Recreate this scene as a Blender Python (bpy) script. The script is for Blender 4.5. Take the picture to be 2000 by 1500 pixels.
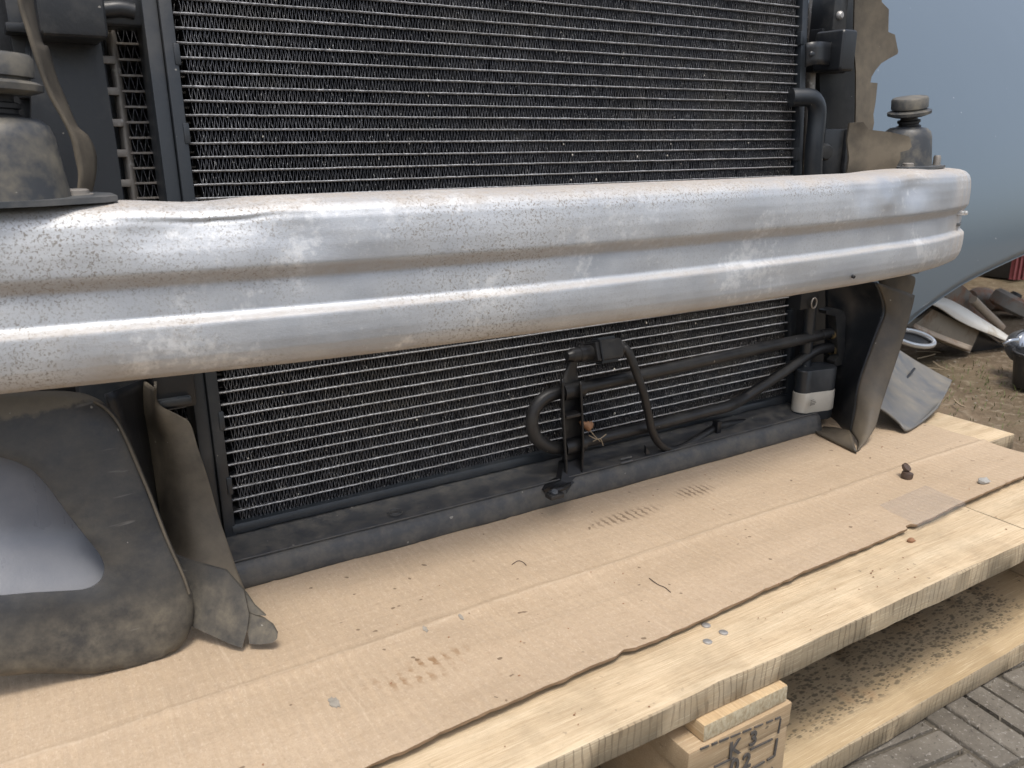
import bpy, bmesh, math, random
from mathutils import Vector, Matrix, noise as mn

for o in list(bpy.data.objects): bpy.data.objects.remove(o, do_unlink=True)
scn = bpy.context.scene
COL = scn.collection
rad = math.radians
random.seed(7)

# ------------------------------------------------------------------ camera, sky, sun, exposure
F_PX, HORIZ, VPX = 1640.0, 258.0, 3740.0          # focal length in photo pixels, horizon row, x of the pallet's long-side vanishing point
CAM = Vector((0.0, -0.35, 0.37))                   # pallet deck is z = 0, its front edge y = 0
_p = math.atan((750 - HORIZ) / F_PX)
_s = math.atan((VPX - 1000) / (F_PX / math.cos(_p)))
RT = Vector((math.sin(_s), -math.cos(_s), 0))
HD = Vector((math.cos(_s), math.sin(_s), 0))
FW = HD * math.cos(_p) + Vector((0, 0, -math.sin(_p)))
UP = RT.cross(FW)
cd = bpy.data.cameras.new('camera'); cam = bpy.data.objects.new('camera', cd); COL.objects.link(cam)
cd.sensor_width = 36.0; cd.lens = 36.0 * F_PX / 2000.0
cd.clip_start = 0.01; cd.clip_end = 300
cd.dof.use_dof = True; cd.dof.focus_distance = 0.82; cd.dof.aperture_fstop = 18.0
rotm = Matrix((RT, UP, -FW)).transposed()
cam.matrix_world = Matrix.Translation(CAM) @ rotm.to_4x4()
scn.camera = cam

SUN_EL, SUN_AZ = rad(69), rad(200)                 # azimuth measured clockwise from +Y
wd = bpy.data.worlds.new('World'); scn.world = wd; wd.use_nodes = True
wn = wd.node_tree
bg = wn.nodes['Background']; bg.inputs['Strength'].default_value = 0.15
sky = wn.nodes.new('ShaderNodeTexSky'); sky.sky_type = 'NISHITA'; sky.sun_disc = False
sky.sun_elevation = SUN_EL; sky.sun_rotation = SUN_AZ; sky.dust_density = 4.0; sky.air_density = 1.0; sky.ozone_density = 1.0
hs = wn.nodes.new('ShaderNodeHueSaturation'); hs.inputs['Saturation'].default_value = 0.62
wn.links.new(sky.outputs[0], hs.inputs['Color']); wn.links.new(hs.outputs[0], bg.inputs['Color'])
sd = bpy.data.lights.new('sun', 'SUN'); sd.energy = 1.5; sd.angle = rad(14); sd.color = (1.0, 0.94, 0.85)
sun = bpy.data.objects.new('sun', sd); COL.objects.link(sun)
sdir = Vector((math.sin(SUN_AZ) * math.cos(SUN_EL), math.cos(SUN_AZ) * math.cos(SUN_EL), math.sin(SUN_EL)))
sun.rotation_euler = (-sdir).to_track_quat('-Z', 'Y').to_euler()
vs = scn.view_settings
vs.view_transform = 'Standard'; vs.look = 'None'; vs.gamma = 1.0; vs.use_curve_mapping = False; vs.exposure = 0.50
scn.render.resolution_x, scn.render.resolution_y = 1024, 768

# ------------------------------------------------------------------ measuring helpers
def ray(px, py): return RT * ((px - 1000) / F_PX) - UP * ((py - 750) / F_PX) + FW
def aty(px, py, y):
    d = ray(px, py); return CAM + d * ((y - CAM.y) / d.y)
def atz(px, py, z):
    d = ray(px, py); return CAM + d * ((z - CAM.z) / d.z)
def atx(px, py, x):
    d = ray(px, py); return CAM + d * ((x - CAM.x) / d.x)
TH = rad(4.2)                                       # the cooling pack leans back a little
CO = Vector((0, 0.35, 0.051)); CN = Vector((0, -math.cos(TH), math.sin(TH))); CV = Vector((0, math.sin(TH), math.cos(TH)))
def core(x, v, off=0.0): return Vector((x, 0, 0)) + CO + CV * v + CN * off
def cpt(px, py, off=0.0):
    d = ray(px, py); return CAM + d * (((CO + CN * off - CAM).dot(CN)) / d.dot(CN))
def cxv(px, py, off=0.0):
    q = cpt(px, py, off); return q.x, (q - CO).dot(CV)

# ------------------------------------------------------------------ object helpers
def put(name, me, mat=None, parent=None, loc=None, smooth=False):
    """mesh in world coordinates (loc None) or local ones placed at loc"""
    o = bpy.data.objects.new(name, me); COL.objects.link(o)
    if mat is not None and not me.materials:
        for m in (mat if isinstance(mat, (list, tuple)) else [mat]): me.materials.append(m)
    if smooth:
        me.polygons.foreach_set('use_smooth', [True] * len(me.polygons))
    base = Vector((0, 0, 0))
    p = parent
    while p is not None: base = base + p.location; p = p.parent
    if parent is not None: o.parent = parent
    o.location = (Vector(loc) if loc is not None else Vector((0, 0, 0))) - base
    return o
def mesh(name, vs_, fs, mats=None, fmat=None):
    me = bpy.data.meshes.new(name); me.from_pydata([tuple(v) for v in vs_], [], fs); me.update()
    if fmat: me.polygons.foreach_set('material_index', fmat)
    return me
def from_bm(name, bm):
    bmesh.ops.recalc_face_normals(bm, faces=bm.faces)
    me = bpy.data.meshes.new(name); bm.to_mesh(me); bm.free(); return me
def empty(name, loc, label, cat, group=None):
    o = bpy.data.objects.new(name, None); COL.objects.link(o); o.location = loc; o.empty_display_size = 0.05
    tag(o, label, cat, group); return o
def tag(o, label=None, cat=None, group=None, kind=None):
    if label: o['label'] = label
    if cat: o['category'] = cat
    if group: o['group'] = group
    if kind: o['kind'] = kind
    return o
def auto_smooth(me, ang=35):
    me.polygons.foreach_set('use_smooth', [True] * len(me.polygons))
    try: me.set_sharp_from_angle(angle=rad(ang))
    except Exception: pass
def bm_box(bm, lo, hi, bev=0.0, seg=2):
    lo, hi = Vector(lo), Vector(hi)
    r = bmesh.ops.create_cube(bm, size=1.0)
    c = (lo + hi) / 2; s = hi - lo
    for v in r['verts']: v.co = Vector((v.co.x * s.x, v.co.y * s.y, v.co.z * s.z)) + c
    if bev > 0:
        es = list({e for v in r['verts'] for e in v.link_edges})
        bmesh.ops.bevel(bm, geom=es, offset=bev, segments=seg, affect='EDGES', profile=0.6)
def box(name, lo, hi, mat, parent=None, bev=0.0015, seg=2, rot=None):
    bm = bmesh.new(); bm_box(bm, lo, hi, bev, seg)
    if rot is not None:
        c = (Vector(lo) + Vector(hi)) / 2
        bmesh.ops.rotate(bm, cent=c, matrix=rot, verts=bm.verts)
    me = from_bm(name, bm); auto_smooth(me)
    return put(name, me, mat, parent)
def lathe_bm(bm, prof, c, axis=(0, 0, 1), seg=32):
    q = Vector((0, 0, 1)).rotation_difference(Vector(axis)); c = Vector(c)
    rings = []
    for r, z in prof:
        if r < 1e-6: rings.append([bm.verts.new(c + q @ Vector((0, 0, z)))])
        else: rings.append([bm.verts.new(c + q @ Vector((r * math.cos(2 * math.pi * i / seg), r * math.sin(2 * math.pi * i / seg), z))) for i in range(seg)])
    for a, b in zip(rings, rings[1:]):
        for i in range(seg):
            j = (i + 1) % seg
            if len(a) == 1 and len(b) == 1: continue
            if len(a) == 1: bm.faces.new((a[0], b[i], b[j]))
            elif len(b) == 1: bm.faces.new((a[i], a[j], b[0]))
            else: bm.faces.new((a[i], a[j], b[j], b[i]))
def lathe(name, prof, c, mat, parent=None, axis=(0, 0, 1), seg=32, ang=40):
    bm = bmesh.new(); lathe_bm(bm, prof, c, axis, seg); me = from_bm(name, bm); auto_smooth(me, ang)
    return put(name, me, mat, parent)
def catmull(pts, n=8):
    pts = [Vector(p) for p in pts]; out = []
    for i in range(len(pts) - 1):
        p0 = pts[max(i - 1, 0)]; p1 = pts[i]; p2 = pts[i + 1]; p3 = pts[min(i + 2, len(pts) - 1)]
        for k in range(n):
            t = k / n
            out.append(0.5 * (2 * p1 + (p2 - p0) * t + (2 * p0 - 5 * p1 + 4 * p2 - p3) * t * t + (3 * p1 - p0 - 3 * p2 + p3) * t ** 3))
    out.append(pts[-1]); return out
def pipe_bm(bm, pts, r, seg=14, cap=True, rfun=None):
    pts = [Vector(p) for p in pts]
    t0 = (pts[1] - pts[0]).normalized(); nrm = t0.orthogonal().normalized(); rings = []
    for i, p in enumerate(pts):
        t = (pts[min(i + 1, len(pts) - 1)] - pts[max(i - 1, 0)]).normalized()
        nrm = (nrm - t * nrm.dot(t)).normalized(); b = t.cross(nrm)
        rr = rfun(i / (len(pts) - 1)) if rfun else r
        rings.append([bm.verts.new(p + (nrm * math.cos(2 * math.pi * k / seg) + b * math.sin(2 * math.pi * k / seg)) * rr) for k in range(seg)])
    for a, b in zip(rings, rings[1:]):
        for k in range(seg): bm.faces.new((a[k], a[(k + 1) % seg], b[(k + 1) % seg], b[k]))
    if cap: bm.faces.new(rings[0][::-1]); bm.faces.new(rings[-1])
def pipe(name, pts, r, mat, parent=None, seg=14, smooth_n=8, rfun=None):
    bm = bmesh.new(); pipe_bm(bm, catmull(pts, smooth_n) if smooth_n else pts, r, seg, True, rfun)
    me = from_bm(name, bm); auto_smooth(me, 50); return put(name, me, mat, parent)
def resample(pts, n):
    pts = [Vector(p) for p in pts]
    d = [0]
    for a, b in zip(pts, pts[1:]): d.append(d[-1] + (b - a).length)
    out = []; j = 0
    for i in range(n):
        t = d[-1] * i / (n - 1)
        while j < len(d) - 2 and d[j + 1] < t: j += 1
        u = 0 if d[j + 1] == d[j] else (t - d[j]) / (d[j + 1] - d[j])
        out.append(pts[j].lerp(pts[j + 1], min(max(u, 0), 1)))
    return out
def loft(name, curves, mat, parent=None, n=40, across=6, thick=0.0025, wob=0.0, ang=60, seed=0):
    """sheet through several curves (each a point list); solid, with thickness"""
    cs = [resample(catmull(c, 6), n) for c in curves]
    rows = []
    for i in range(n):
        rows.append(catmull([c[i] for c in cs], across) if len(cs) > 2 else [cs[0][i].lerp(cs[1][i], k / across) for k in range(across + 1)])
    m = len(rows[0]); vs_ = []
    for r in rows:
        for p in r:
            if wob: p = p + Vector((mn.noise(p * 22 + Vector((seed, 0, 0))), mn.noise(p * 22 + Vector((0, seed, 9))), mn.noise(p * 22 + Vector((5, 0, seed))))) * wob
            vs_.append(p)
    fs = [(i * m + j, i * m + j + 1, (i + 1) * m + j + 1, (i + 1) * m + j) for i in range(n - 1) for j in range(m - 1)]
    me = mesh(name, vs_, fs); auto_smooth(me, ang)
    o = put(name, me, mat, parent)
    s = o.modifiers.new('solid', 'SOLIDIFY'); s.thickness = thick; s.offset = 0
    return o
def plate(name, pts, thick, mat, parent=None, bev=0.0008, bend=None):
    """flat outline with real thickness (pts in order, thick = vector)"""
    bm = bmesh.new()
    f = bm.faces.new([bm.verts.new(p) for p in pts])
    r = bmesh.ops.extrude_face_region(bm, geom=[f])
    bmesh.ops.translate(bm, vec=Vector(thick), verts=[v for v in r['geom'] if isinstance(v, bmesh.types.BMVert)])
    bmesh.ops.triangulate(bm, faces=[x for x in bm.faces if len(x.verts) > 4])
    if bend:
        bmesh.ops.subdivide_edges(bm, edges=list(bm.edges), cuts=2, use_grid_fill=True)
        for v in bm.verts: v.co = bend(v.co)
    me = from_bm(name, bm); auto_smooth(me, 30)
    return put(name, me, mat, parent)

# ------------------------------------------------------------------ material helpers
class NT:
    def __init__(s, name):
        s.m = bpy.data.materials.new(name); s.m.use_nodes = True; s.t = s.m.node_tree; s.b = s.t.nodes['Principled BSDF']
        s.tc = s.t.nodes.new('ShaderNodeTexCoord'); s.oi = s.t.nodes.new('ShaderNodeObjectInfo')
        s.P = s.tc.outputs['Object']
    def n(s, ty, **kw):
        x = s.t.nodes.new(ty)
        for k, v in kw.items(): setattr(x, k, v)
        return x
    def l(s, a, b): s.t.links.new(a, b)
    def set(s, inp, v):
        if hasattr(v, 'is_output'): s.l(v, inp)
        else:
            if isinstance(v, (tuple, list)) and len(v) == 3 and inp.type == 'RGBA': v = (*v, 1)
            inp.default_value = v
    def inp(s, name, v): s.set(s.b.inputs[name], v)
    def map(s, scale=(1, 1, 1), rot=(0, 0, 0), loc=(0, 0, 0), src=None):
        x = s.n('ShaderNodeMapping'); s.l(src or s.P, x.inputs[0]); x.inputs['Scale'].default_value = scale; x.inputs['Rotation'].default_value = rot; x.inputs['Location'].default_value = loc
        return x.outputs[0]
    def rnd(s, src=None, amt=13.0):
        a = s.n('ShaderNodeVectorMath', operation='SCALE'); c = s.n('ShaderNodeCombineXYZ')
        s.l(s.oi.outputs['Random'], c.inputs[0]); s.l(s.oi.outputs['Random'], c.inputs[1]); s.l(c.outputs[0], a.inputs[0]); a.inputs['Scale'].default_value = amt
        b = s.n('ShaderNodeVectorMath', operation='ADD'); s.l(src or s.P, b.inputs[0]); s.l(a.outputs[0], b.inputs[1]); return b.outputs[0]
    def noise(s, scale=5, detail=4, rough=0.55, src=None, dist=0.0):
        x = s.n('ShaderNodeTexNoise'); s.l(src or s.P, x.inputs['Vector']); x.inputs['Scale'].default_value = scale; x.inputs['Detail'].default_value = detail; x.inputs['Roughness'].default_value = rough; x.inputs['Distortion'].default_value = dist
        return x.outputs['Fac']
    def vor(s, scale=5, src=None, feat='F1', out='Distance'):
        x = s.n('ShaderNodeTexVoronoi', feature=feat); s.l(src or s.P, x.inputs['Vector']); x.inputs['Scale'].default_value = scale; return x.outputs[out]
    def wave(s, scale, dist=0, detail=2, dirn='X', src=None, dscale=1.0, ty='BANDS'):
        x = s.n('ShaderNodeTexWave', wave_type=ty); 
        if ty == 'BANDS': x.bands_direction = dirn
        s.l(src or s.P, x.inputs['Vector']); x.inputs['Scale'].default_value = scale; x.inputs['Distortion'].default_value = dist; x.inputs['Detail'].default_value = detail; x.inputs['Detail Scale'].default_value = dscale
        return x.outputs['Fac']
    def ramp(s, f, stops, interp='LINEAR'):
        x = s.n('ShaderNodeValToRGB'); x.color_ramp.interpolation = interp; s.set(x.inputs[0], f); e = x.color_ramp.elements
        while len(e) < len(stops): e.new(0.5)
        for el, (p, c) in zip(e, stops):
            el.position = p; el.color = (c, c, c, 1) if isinstance(c, (int, float)) else (*c, 1)
        return x.outputs[0]
    def mix(s, f, a, b, mode='MIX'):
        x = s.n('ShaderNodeMix', data_type='RGBA', blend_type=mode); s.set(x.inputs[0], f); s.set(x.inputs[6], a); s.set(x.inputs[7], b); return x.outputs[2]
    def math(s, op, a, b=0.0, c=None, clamp=False):
        x = s.n('ShaderNodeMath', operation=op, use_clamp=clamp); s.set(x.inputs[0], a); s.set(x.inputs[1], b)
        if c is not None: s.set(x.inputs[2], c)
        return x.outputs[0]
    def sep(s, src=None):
        x = s.n('ShaderNodeSeparateXYZ'); s.l(src or s.P, x.inputs[0]); return x.outputs
    def band(s, v, lo, hi, soft):
        """1 inside lo..hi with soft ends"""
        a = s.n('ShaderNodeMapRange', interpolation_type='SMOOTHSTEP'); s.set(a.inputs[0], v); a.inputs[1].default_value = lo - soft; a.inputs[2].default_value = lo + soft
        b = s.n('ShaderNodeMapRange', interpolation_type='SMOOTHSTEP'); s.set(b.inputs[0], v); b.inputs[1].default_value = hi - soft; b.inputs[2].default_value = hi + soft
        return s.math('MULTIPLY', a.outputs[0], s.math('SUBTRACT', 1.0, b.outputs[0]))
    def step(s, v, lo, hi):
        a = s.n('ShaderNodeMapRange', interpolation_type='SMOOTHSTEP'); s.set(a.inputs[0], v); a.inputs[1].default_value = lo; a.inputs[2].default_value = hi; return a.outputs[0]
    def blob(s, cx, cy, rx, ry, soft=0.5):
        """soft elliptical patch in object x,y"""
        m = s.map(scale=(1 / rx, 1 / ry, 0), loc=(-cx / rx, -cy / ry, 0))
        x = s.n('ShaderNodeVectorMath', operation='LENGTH'); s.l(m, x.inputs[0]); return s.math('SUBTRACT', 1.0, s.step(x.outputs['Value'], 1 - soft, 1 + soft * 0.3))
    def bump(s, h, strength=0.3, dist=0.001, prev=None):
        x = s.n('ShaderNodeBump'); s.set(x.inputs['Height'], h); x.inputs['Strength'].default_value = strength; x.inputs['Distance'].default_value = dist
        if prev is not None: s.l(prev, x.inputs['Normal'])
        return x.outputs[0]
    def done(s, color=None, rough=None, metal=None, normal=None, spec=None):
        if color is not None: s.inp('Base Color', color)
        if rough is not None: s.inp('Roughness', rough)
        if metal is not None: s.inp('Metallic', metal)
        if normal is not None: s.l(normal, s.b.inputs['Normal'])
        if spec is not None: s.inp('Specular IOR Level', spec)
        return s.m

MAT = {}
def mk_plastic(name, base, dust, damt, rough=0.5, scale=14, bumpy=0.15, speck=True):
    t = NT(name)
    P = t.rnd(amt=3.0)
    n1 = t.noise(scale, 6, 0.6, P); n2 = t.noise(scale * 5, 4, 0.6, P)
    f = t.ramp(t.math('ADD', t.math('MULTIPLY', n1, 0.75), t.math('MULTIPLY', n2, 0.25)), [(0.62 - damt * 0.45, 0), (0.86 - damt * 0.35, 1)])
    c = t.mix(f, base, dust)
    if speck:
        sp = t.math('GREATER_THAN', t.noise(170, 1, 0.5, P), 0.80)
        c = t.mix(t.math('MULTIPLY', sp, 0.6), c, (0.34, 0.32, 0.28))
    sc = t.noise(60, 3, 0.6, t.map(scale=(1, 1, 0.12), src=P))
    r = t.math('ADD', rough - 0.06, t.math('MULTIPLY', f, 0.22)); r = t.math('ADD', r, t.math('MULTIPLY', t.math('SUBTRACT', sc, 0.5), 0.25))
    nb = t.bump(t.noise(420, 2, 0.6, P), bumpy, 0.0006)
    MAT[name] = t.done(c, r, 0.0, nb)
mk_plastic('black_plastic', (0.016, 0.018, 0.021), (0.075, 0.072, 0.066), 0.25, 0.42)
mk_plastic('deep_plastic', (0.010, 0.011, 0.013), (0.03, 0.03, 0.03), 0.15, 0.45)
mk_plastic('frame_plastic', (0.018, 0.022, 0.027), (0.055, 0.056, 0.056), 0.30, 0.42)
mk_plastic('grey_plastic', (0.055, 0.062, 0.07), (0.16, 0.155, 0.145), 0.4, 0.45)
mk_plastic('dusty_flap', (0.034, 0.029, 0.023), (0.150, 0.126, 0.092), 0.70, 0.62, 15)
t = NT('duct_skin'); x, y, z = t.sep()
n1 = t.noise(9, 7, 0.72, t.map(scale=(0.6, 1, 1.3))); n2 = t.noise(70, 5, 0.7)
top = t.step(t.math('ADD', z, t.math('MULTIPLY', t.math('SUBTRACT', t.noise(40, 5, 0.7), 0.5), 0.02)), 0.186, 0.191)
low = t.math('MULTIPLY', t.math('SUBTRACT', 1.0, t.step(t.math('ADD', z, t.math('MULTIPLY', t.math('SUBTRACT', n1, 0.5), 0.06)), 0.03, 0.075)), t.ramp(t.math('ADD', t.math('MULTIPLY', n1, 0.5), t.math('MULTIPLY', n2, 0.5)), [(0.36, 0.15), (0.62, 1)]))
gen = t.math('MULTIPLY', t.ramp(t.math('ADD', t.math('MULTIPLY', n1, 0.6), t.math('MULTIPLY', t.noise(34, 6, 0.75), 0.4)), [(0.44, 0), (0.66, 1)]), 0.38)
f = t.math('MAXIMUM', t.math('MULTIPLY', top, 0.8), t.math('MAXIMUM', t.math('MULTIPLY', low, 0.8), gen))
f = t.math('MULTIPLY', f, t.math('MULTIPLY_ADD', n2, 0.9, 0.5), clamp=True)
c = t.mix(f, (0.022, 0.023, 0.025), (0.17, 0.148, 0.11))
scr = t.ramp(t.noise(16, 2, 0.5, t.map(scale=(1.2, 1, 9), rot=(0, rad(25), 0))), [(0.70, 0), (0.73, 1)]); c = t.mix(t.math('MULTIPLY', scr, 0.35), c, (0.22, 0.21, 0.19))
c = t.mix(t.math('MULTIPLY', t.math('GREATER_THAN', t.noise(210, 1, 0.5), 0.80), 0.6), c, (0.36, 0.34, 0.30))
MAT['duct_skin'] = t.done(c, t.math('MULTIPLY_ADD', f, 0.3, 0.42), 0.0, t.bump(t.noise(320, 3, 0.6), 0.25, 0.0006))
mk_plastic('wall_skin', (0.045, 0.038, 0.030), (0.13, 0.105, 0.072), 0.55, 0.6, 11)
mk_plastic('tray_skin', (0.050, 0.052, 0.055), (0.115, 0.107, 0.092), 0.45, 0.5, 60)
mk_plastic('buffer_skin', (0.040, 0.044, 0.050), (0.20, 0.178, 0.135), 0.40, 0.5, 30)
mk_plastic('rubber', (0.012, 0.012, 0.013), (0.05, 0.048, 0.044), 0.3, 0.5)
mk_plastic('pale_panel', (0.145, 0.156, 0.18), (0.22, 0.224, 0.235), 0.4, 0.35, 7, speck=False)
mk_plastic('loose_skin', (0.075, 0.085, 0.10), (0.21, 0.19, 0.155), 0.62, 0.5, 12)

t = NT('aluminium')                                  # bumper beam: brushed, oxidised, pitted, road dust along both long edges
x, y, z = t.sep()
br = t.noise(30, 6, 0.7, t.map(scale=(1.2, 60, 60)))
big = t.noise(7, 4, 0.55, t.map(scale=(1, 1, 1.6)))
pat = t.ramp(t.math('ADD', t.math('MULTIPLY', big, 0.7), t.math('MULTIPLY', t.noise(34, 5, 0.7), 0.3)), [(0.36, 0), (0.66, 1)])
oxid = t.mix(pat, t.mix(br, (0.37, 0.395, 0.43), (0.54, 0.565, 0.60)), (0.60, 0.615, 0.625))
worm = t.noise(620, 3, 0.6, dist=0.8)
pits = t.math('MULTIPLY', t.ramp(worm, [(0.545, 0), (0.60, 1)]), t.math('MULTIPLY', t.ramp(t.math('ADD', t.math('MULTIPLY', big, 0.75), t.math('MULTIPLY', t.noise(30, 4, 0.65), 0.25)), [(0.42, 0.10), (0.56, 1.15)]), t.math('SUBTRACT', 1.0, t.math('MULTIPLY', t.math('MULTIPLY', t.step(x, 0.28, 0.45), t.math('SUBTRACT', 1.0, t.step(z, 0.309, 0.318))), 0.72))), clamp=True)
zz = t.math('ADD', z, t.math('MULTIPLY', t.math('SUBTRACT', t.noise(28, 4, 0.6), 0.5), 0.016))
zz2 = t.math('ADD', z, t.math('MULTIPLY', t.math('SUBTRACT', t.noise(16, 4, 0.6), 0.5), 0.006))
dt = t.step(zz, 0.318, 0.330); db = t.math('SUBTRACT', 1.0, t.step(zz, 0.217, 0.232))
dg = t.math('MULTIPLY', t.band(zz2, 0.2785, 0.286, 0.0015), 0.85); dg2 = t.math('MULTIPLY', t.band(zz2, 0.2540, 0.2575, 0.0015), 0.6)
dust = t.math('MAXIMUM', t.math('MAXIMUM', dt, db), t.math('MAXIMUM', dg, dg2))
dust = t.math('MULTIPLY', dust, t.math('MULTIPLY_ADD', t.noise(180, 3, 0.6), 1.1, 0.15), clamp=True)
rn = t.math('MULTIPLY', t.step(x, 0.90, 0.99), t.ramp(t.noise(10, 4, 0.6, t.map(scale=(9, 9, 0.6))), [(0.42, 0), (0.62, 0.75)]))  # run marks down the end
dust = t.math('MAXIMUM', dust, rn)
sc_ = t.math('MULTIPLY', t.ramp(t.noise(9, 3, 0.8, t.map(scale=(2.5, 90, 90))), [(0.66, 0), (0.72, 1)]), 0.35); oxid = t.mix(sc_, oxid, (0.30, 0.31, 0.33))
c = t.mix(t.math('MULTIPLY', pits, 0.85), oxid, (0.20, 0.18, 0.155))
c = t.mix(t.math('MULTIPLY', dust, 0.72), c, (0.33, 0.255, 0.175))
fl = t.ramp(t.noise(240, 3, 0.7), [(0.60, 0), (0.68, 1)])
c = t.mix(t.math('MULTIPLY', fl, t.math('MULTIPLY_ADD', pat, 0.22, 0.03)), c, (0.30, 0.26, 0.22))
smu = t.ramp(t.noise(6, 5, 0.7, t.map(scale=(1, 1, 2.2), loc=(3, 1, 2))), [(0.58, 0), (0.74, 1)]); c = t.mix(t.math('MULTIPLY', smu, 0.38), c, (0.40, 0.345, 0.28))
whi = t.ramp(t.math('ADD', t.math('MULTIPLY', t.noise(11, 5, 0.65, t.map(loc=(7, 0, 1))), 0.7), t.math('MULTIPLY', t.noise(160, 3, 0.7), 0.3)), [(0.55, 0), (0.62, 1)]); c = t.mix(t.math('MULTIPLY', whi, t.math('MULTIPLY', t.math('SUBTRACT', 1.0, dust), 0.6)), c, (0.78, 0.785, 0.78))
met = t.math('SUBTRACT', 0.72, t.math('MAXIMUM', t.math('MULTIPLY', dust, 0.85), t.math('MAXIMUM', t.math('MULTIPLY', pits, 0.6), t.math('MULTIPLY', pat, 0.18))), clamp=True)
r = t.math('ADD', 0.52, t.math('ADD', t.math('MULTIPLY', pat, 0.06), t.math('MULTIPLY', dust, 0.3)))
r = t.math('ADD', r, t.math('MULTIPLY', t.math('SUBTRACT', br, 0.5), 0.25))
nb = t.bump(br, 0.16, 0.0005); nb = t.bump(worm, 0.22, 0.0006, nb)
nb = t.bump(t.noise(18, 3, 0.5), 0.10, 0.003, nb)
MAT['aluminium'] = t.done(c, r, met, nb)

t = NT('tube_metal'); P = t.rnd()
c = t.mix(t.ramp(t.noise(330, 4, 0.75, P), [(0.38, 0), (0.64, 1)]), (0.15, 0.157, 0.17), (0.52, 0.535, 0.56))
c = t.mix(t.ramp(t.noise(22, 4, 0.7, P), [(0.40, 0.55), (0.62, 0)]), c, (0.15, 0.148, 0.145))
MAT['tube_metal'] = t.done(c, 0.55, 0.15, t.bump(t.noise(300, 3, 0.6, P), 0.4, 0.0008))
t = NT('fin_metal'); P = t.rnd(); GP = t.n('ShaderNodeNewGeometry').outputs['Position']
c = t.mix(t.ramp(t.noise(90, 4, 0.75, P), [(0.45, 0), (0.72, 1)]), (0.016, 0.017, 0.022), (0.08, 0.08, 0.083))
c = t.mix(t.ramp(t.noise(13, 4, 0.7, GP), [(0.56, 0), (0.74, 0.6)]), c, (0.20, 0.185, 0.16))
c = t.mix(t.ramp(t.noise(500, 1, 0.5, P), [(0.66, 0), (0.70, 1)]), c, (0.50, 0.49, 0.47))
MAT['fin_metal'] = t.done(c, 0.5, 0.25)
t = NT('fin_edge'); P = t.rnd(); GP = t.n('ShaderNodeNewGeometry').outputs['Position']
c = t.mix(t.ramp(t.noise(120, 4, 0.75, P), [(0.36, 0), (0.70, 1)]), (0.050, 0.053, 0.064), (0.25, 0.254, 0.27))
gx = t.sep(GP)[0]; dm = t.math('ADD', t.noise(11, 5, 0.75, GP), t.math('MULTIPLY', t.step(gx, 0.45, 0.85), 0.10))
c = t.mix(t.ramp(dm, [(0.52, 0), (0.76, 0.75)]), c, (0.24, 0.222, 0.19))
c = t.mix(t.ramp(t.noise(5, 3, 0.6, GP), [(0.36, 0.45), (0.52, 0)]), c, (0.03, 0.031, 0.036))
c = t.mix(t.ramp(t.noise(420, 1, 0.5, P), [(0.66, 0), (0.71, 1)]), c, (0.48, 0.48, 0.47))
MAT['fin_edge'] = t.done(c, 0.5, 0.2)
t = NT('header_metal'); P = t.rnd()
c = t.mix(t.noise(30, 5, 0.65, P), (0.19, 0.17, 0.15), (0.42, 0.39, 0.35))
c = t.mix(t.ramp(t.noise(120, 3, 0.6, P), [(0.6, 0), (0.7, 1)]), c, (0.58, 0.56, 0.53))
MAT['header_metal'] = t.done(c, 0.5, 0.5, t.bump(t.noise(200, 3), 0.25, 0.001))
t = NT('steel'); MAT['steel'] = t.done(t.mix(t.noise(90, 4), (0.28, 0.28, 0.28), (0.50, 0.48, 0.45)), 0.5, 0.6)
t = NT('chrome'); MAT['chrome'] = t.done((0.74, 0.75, 0.76), 0.3, 0.75)
t = NT('brass'); MAT['brass'] = t.done(t.mix(t.noise(70, 4), (0.10, 0.075, 0.035), (0.30, 0.23, 0.12)), 0.5, 0.6)
t = NT('label_paper'); MAT['label_paper'] = t.done(t.mix(t.noise(60, 4), (0.40, 0.375, 0.32), (0.56, 0.53, 0.46)), 0.5, 0.0)
t = NT('ink'); 
MAT['ink'] = t.done(t.mix(t.noise(260, 3, 0.6), (0.035, 0.033, 0.032), (0.13, 0.115, 0.10)), 0.8, 0.0)
t = NT('grey_ink'); MAT['grey_ink'] = t.done((0.18, 0.17, 0.15), 0.7, 0.0)

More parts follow.
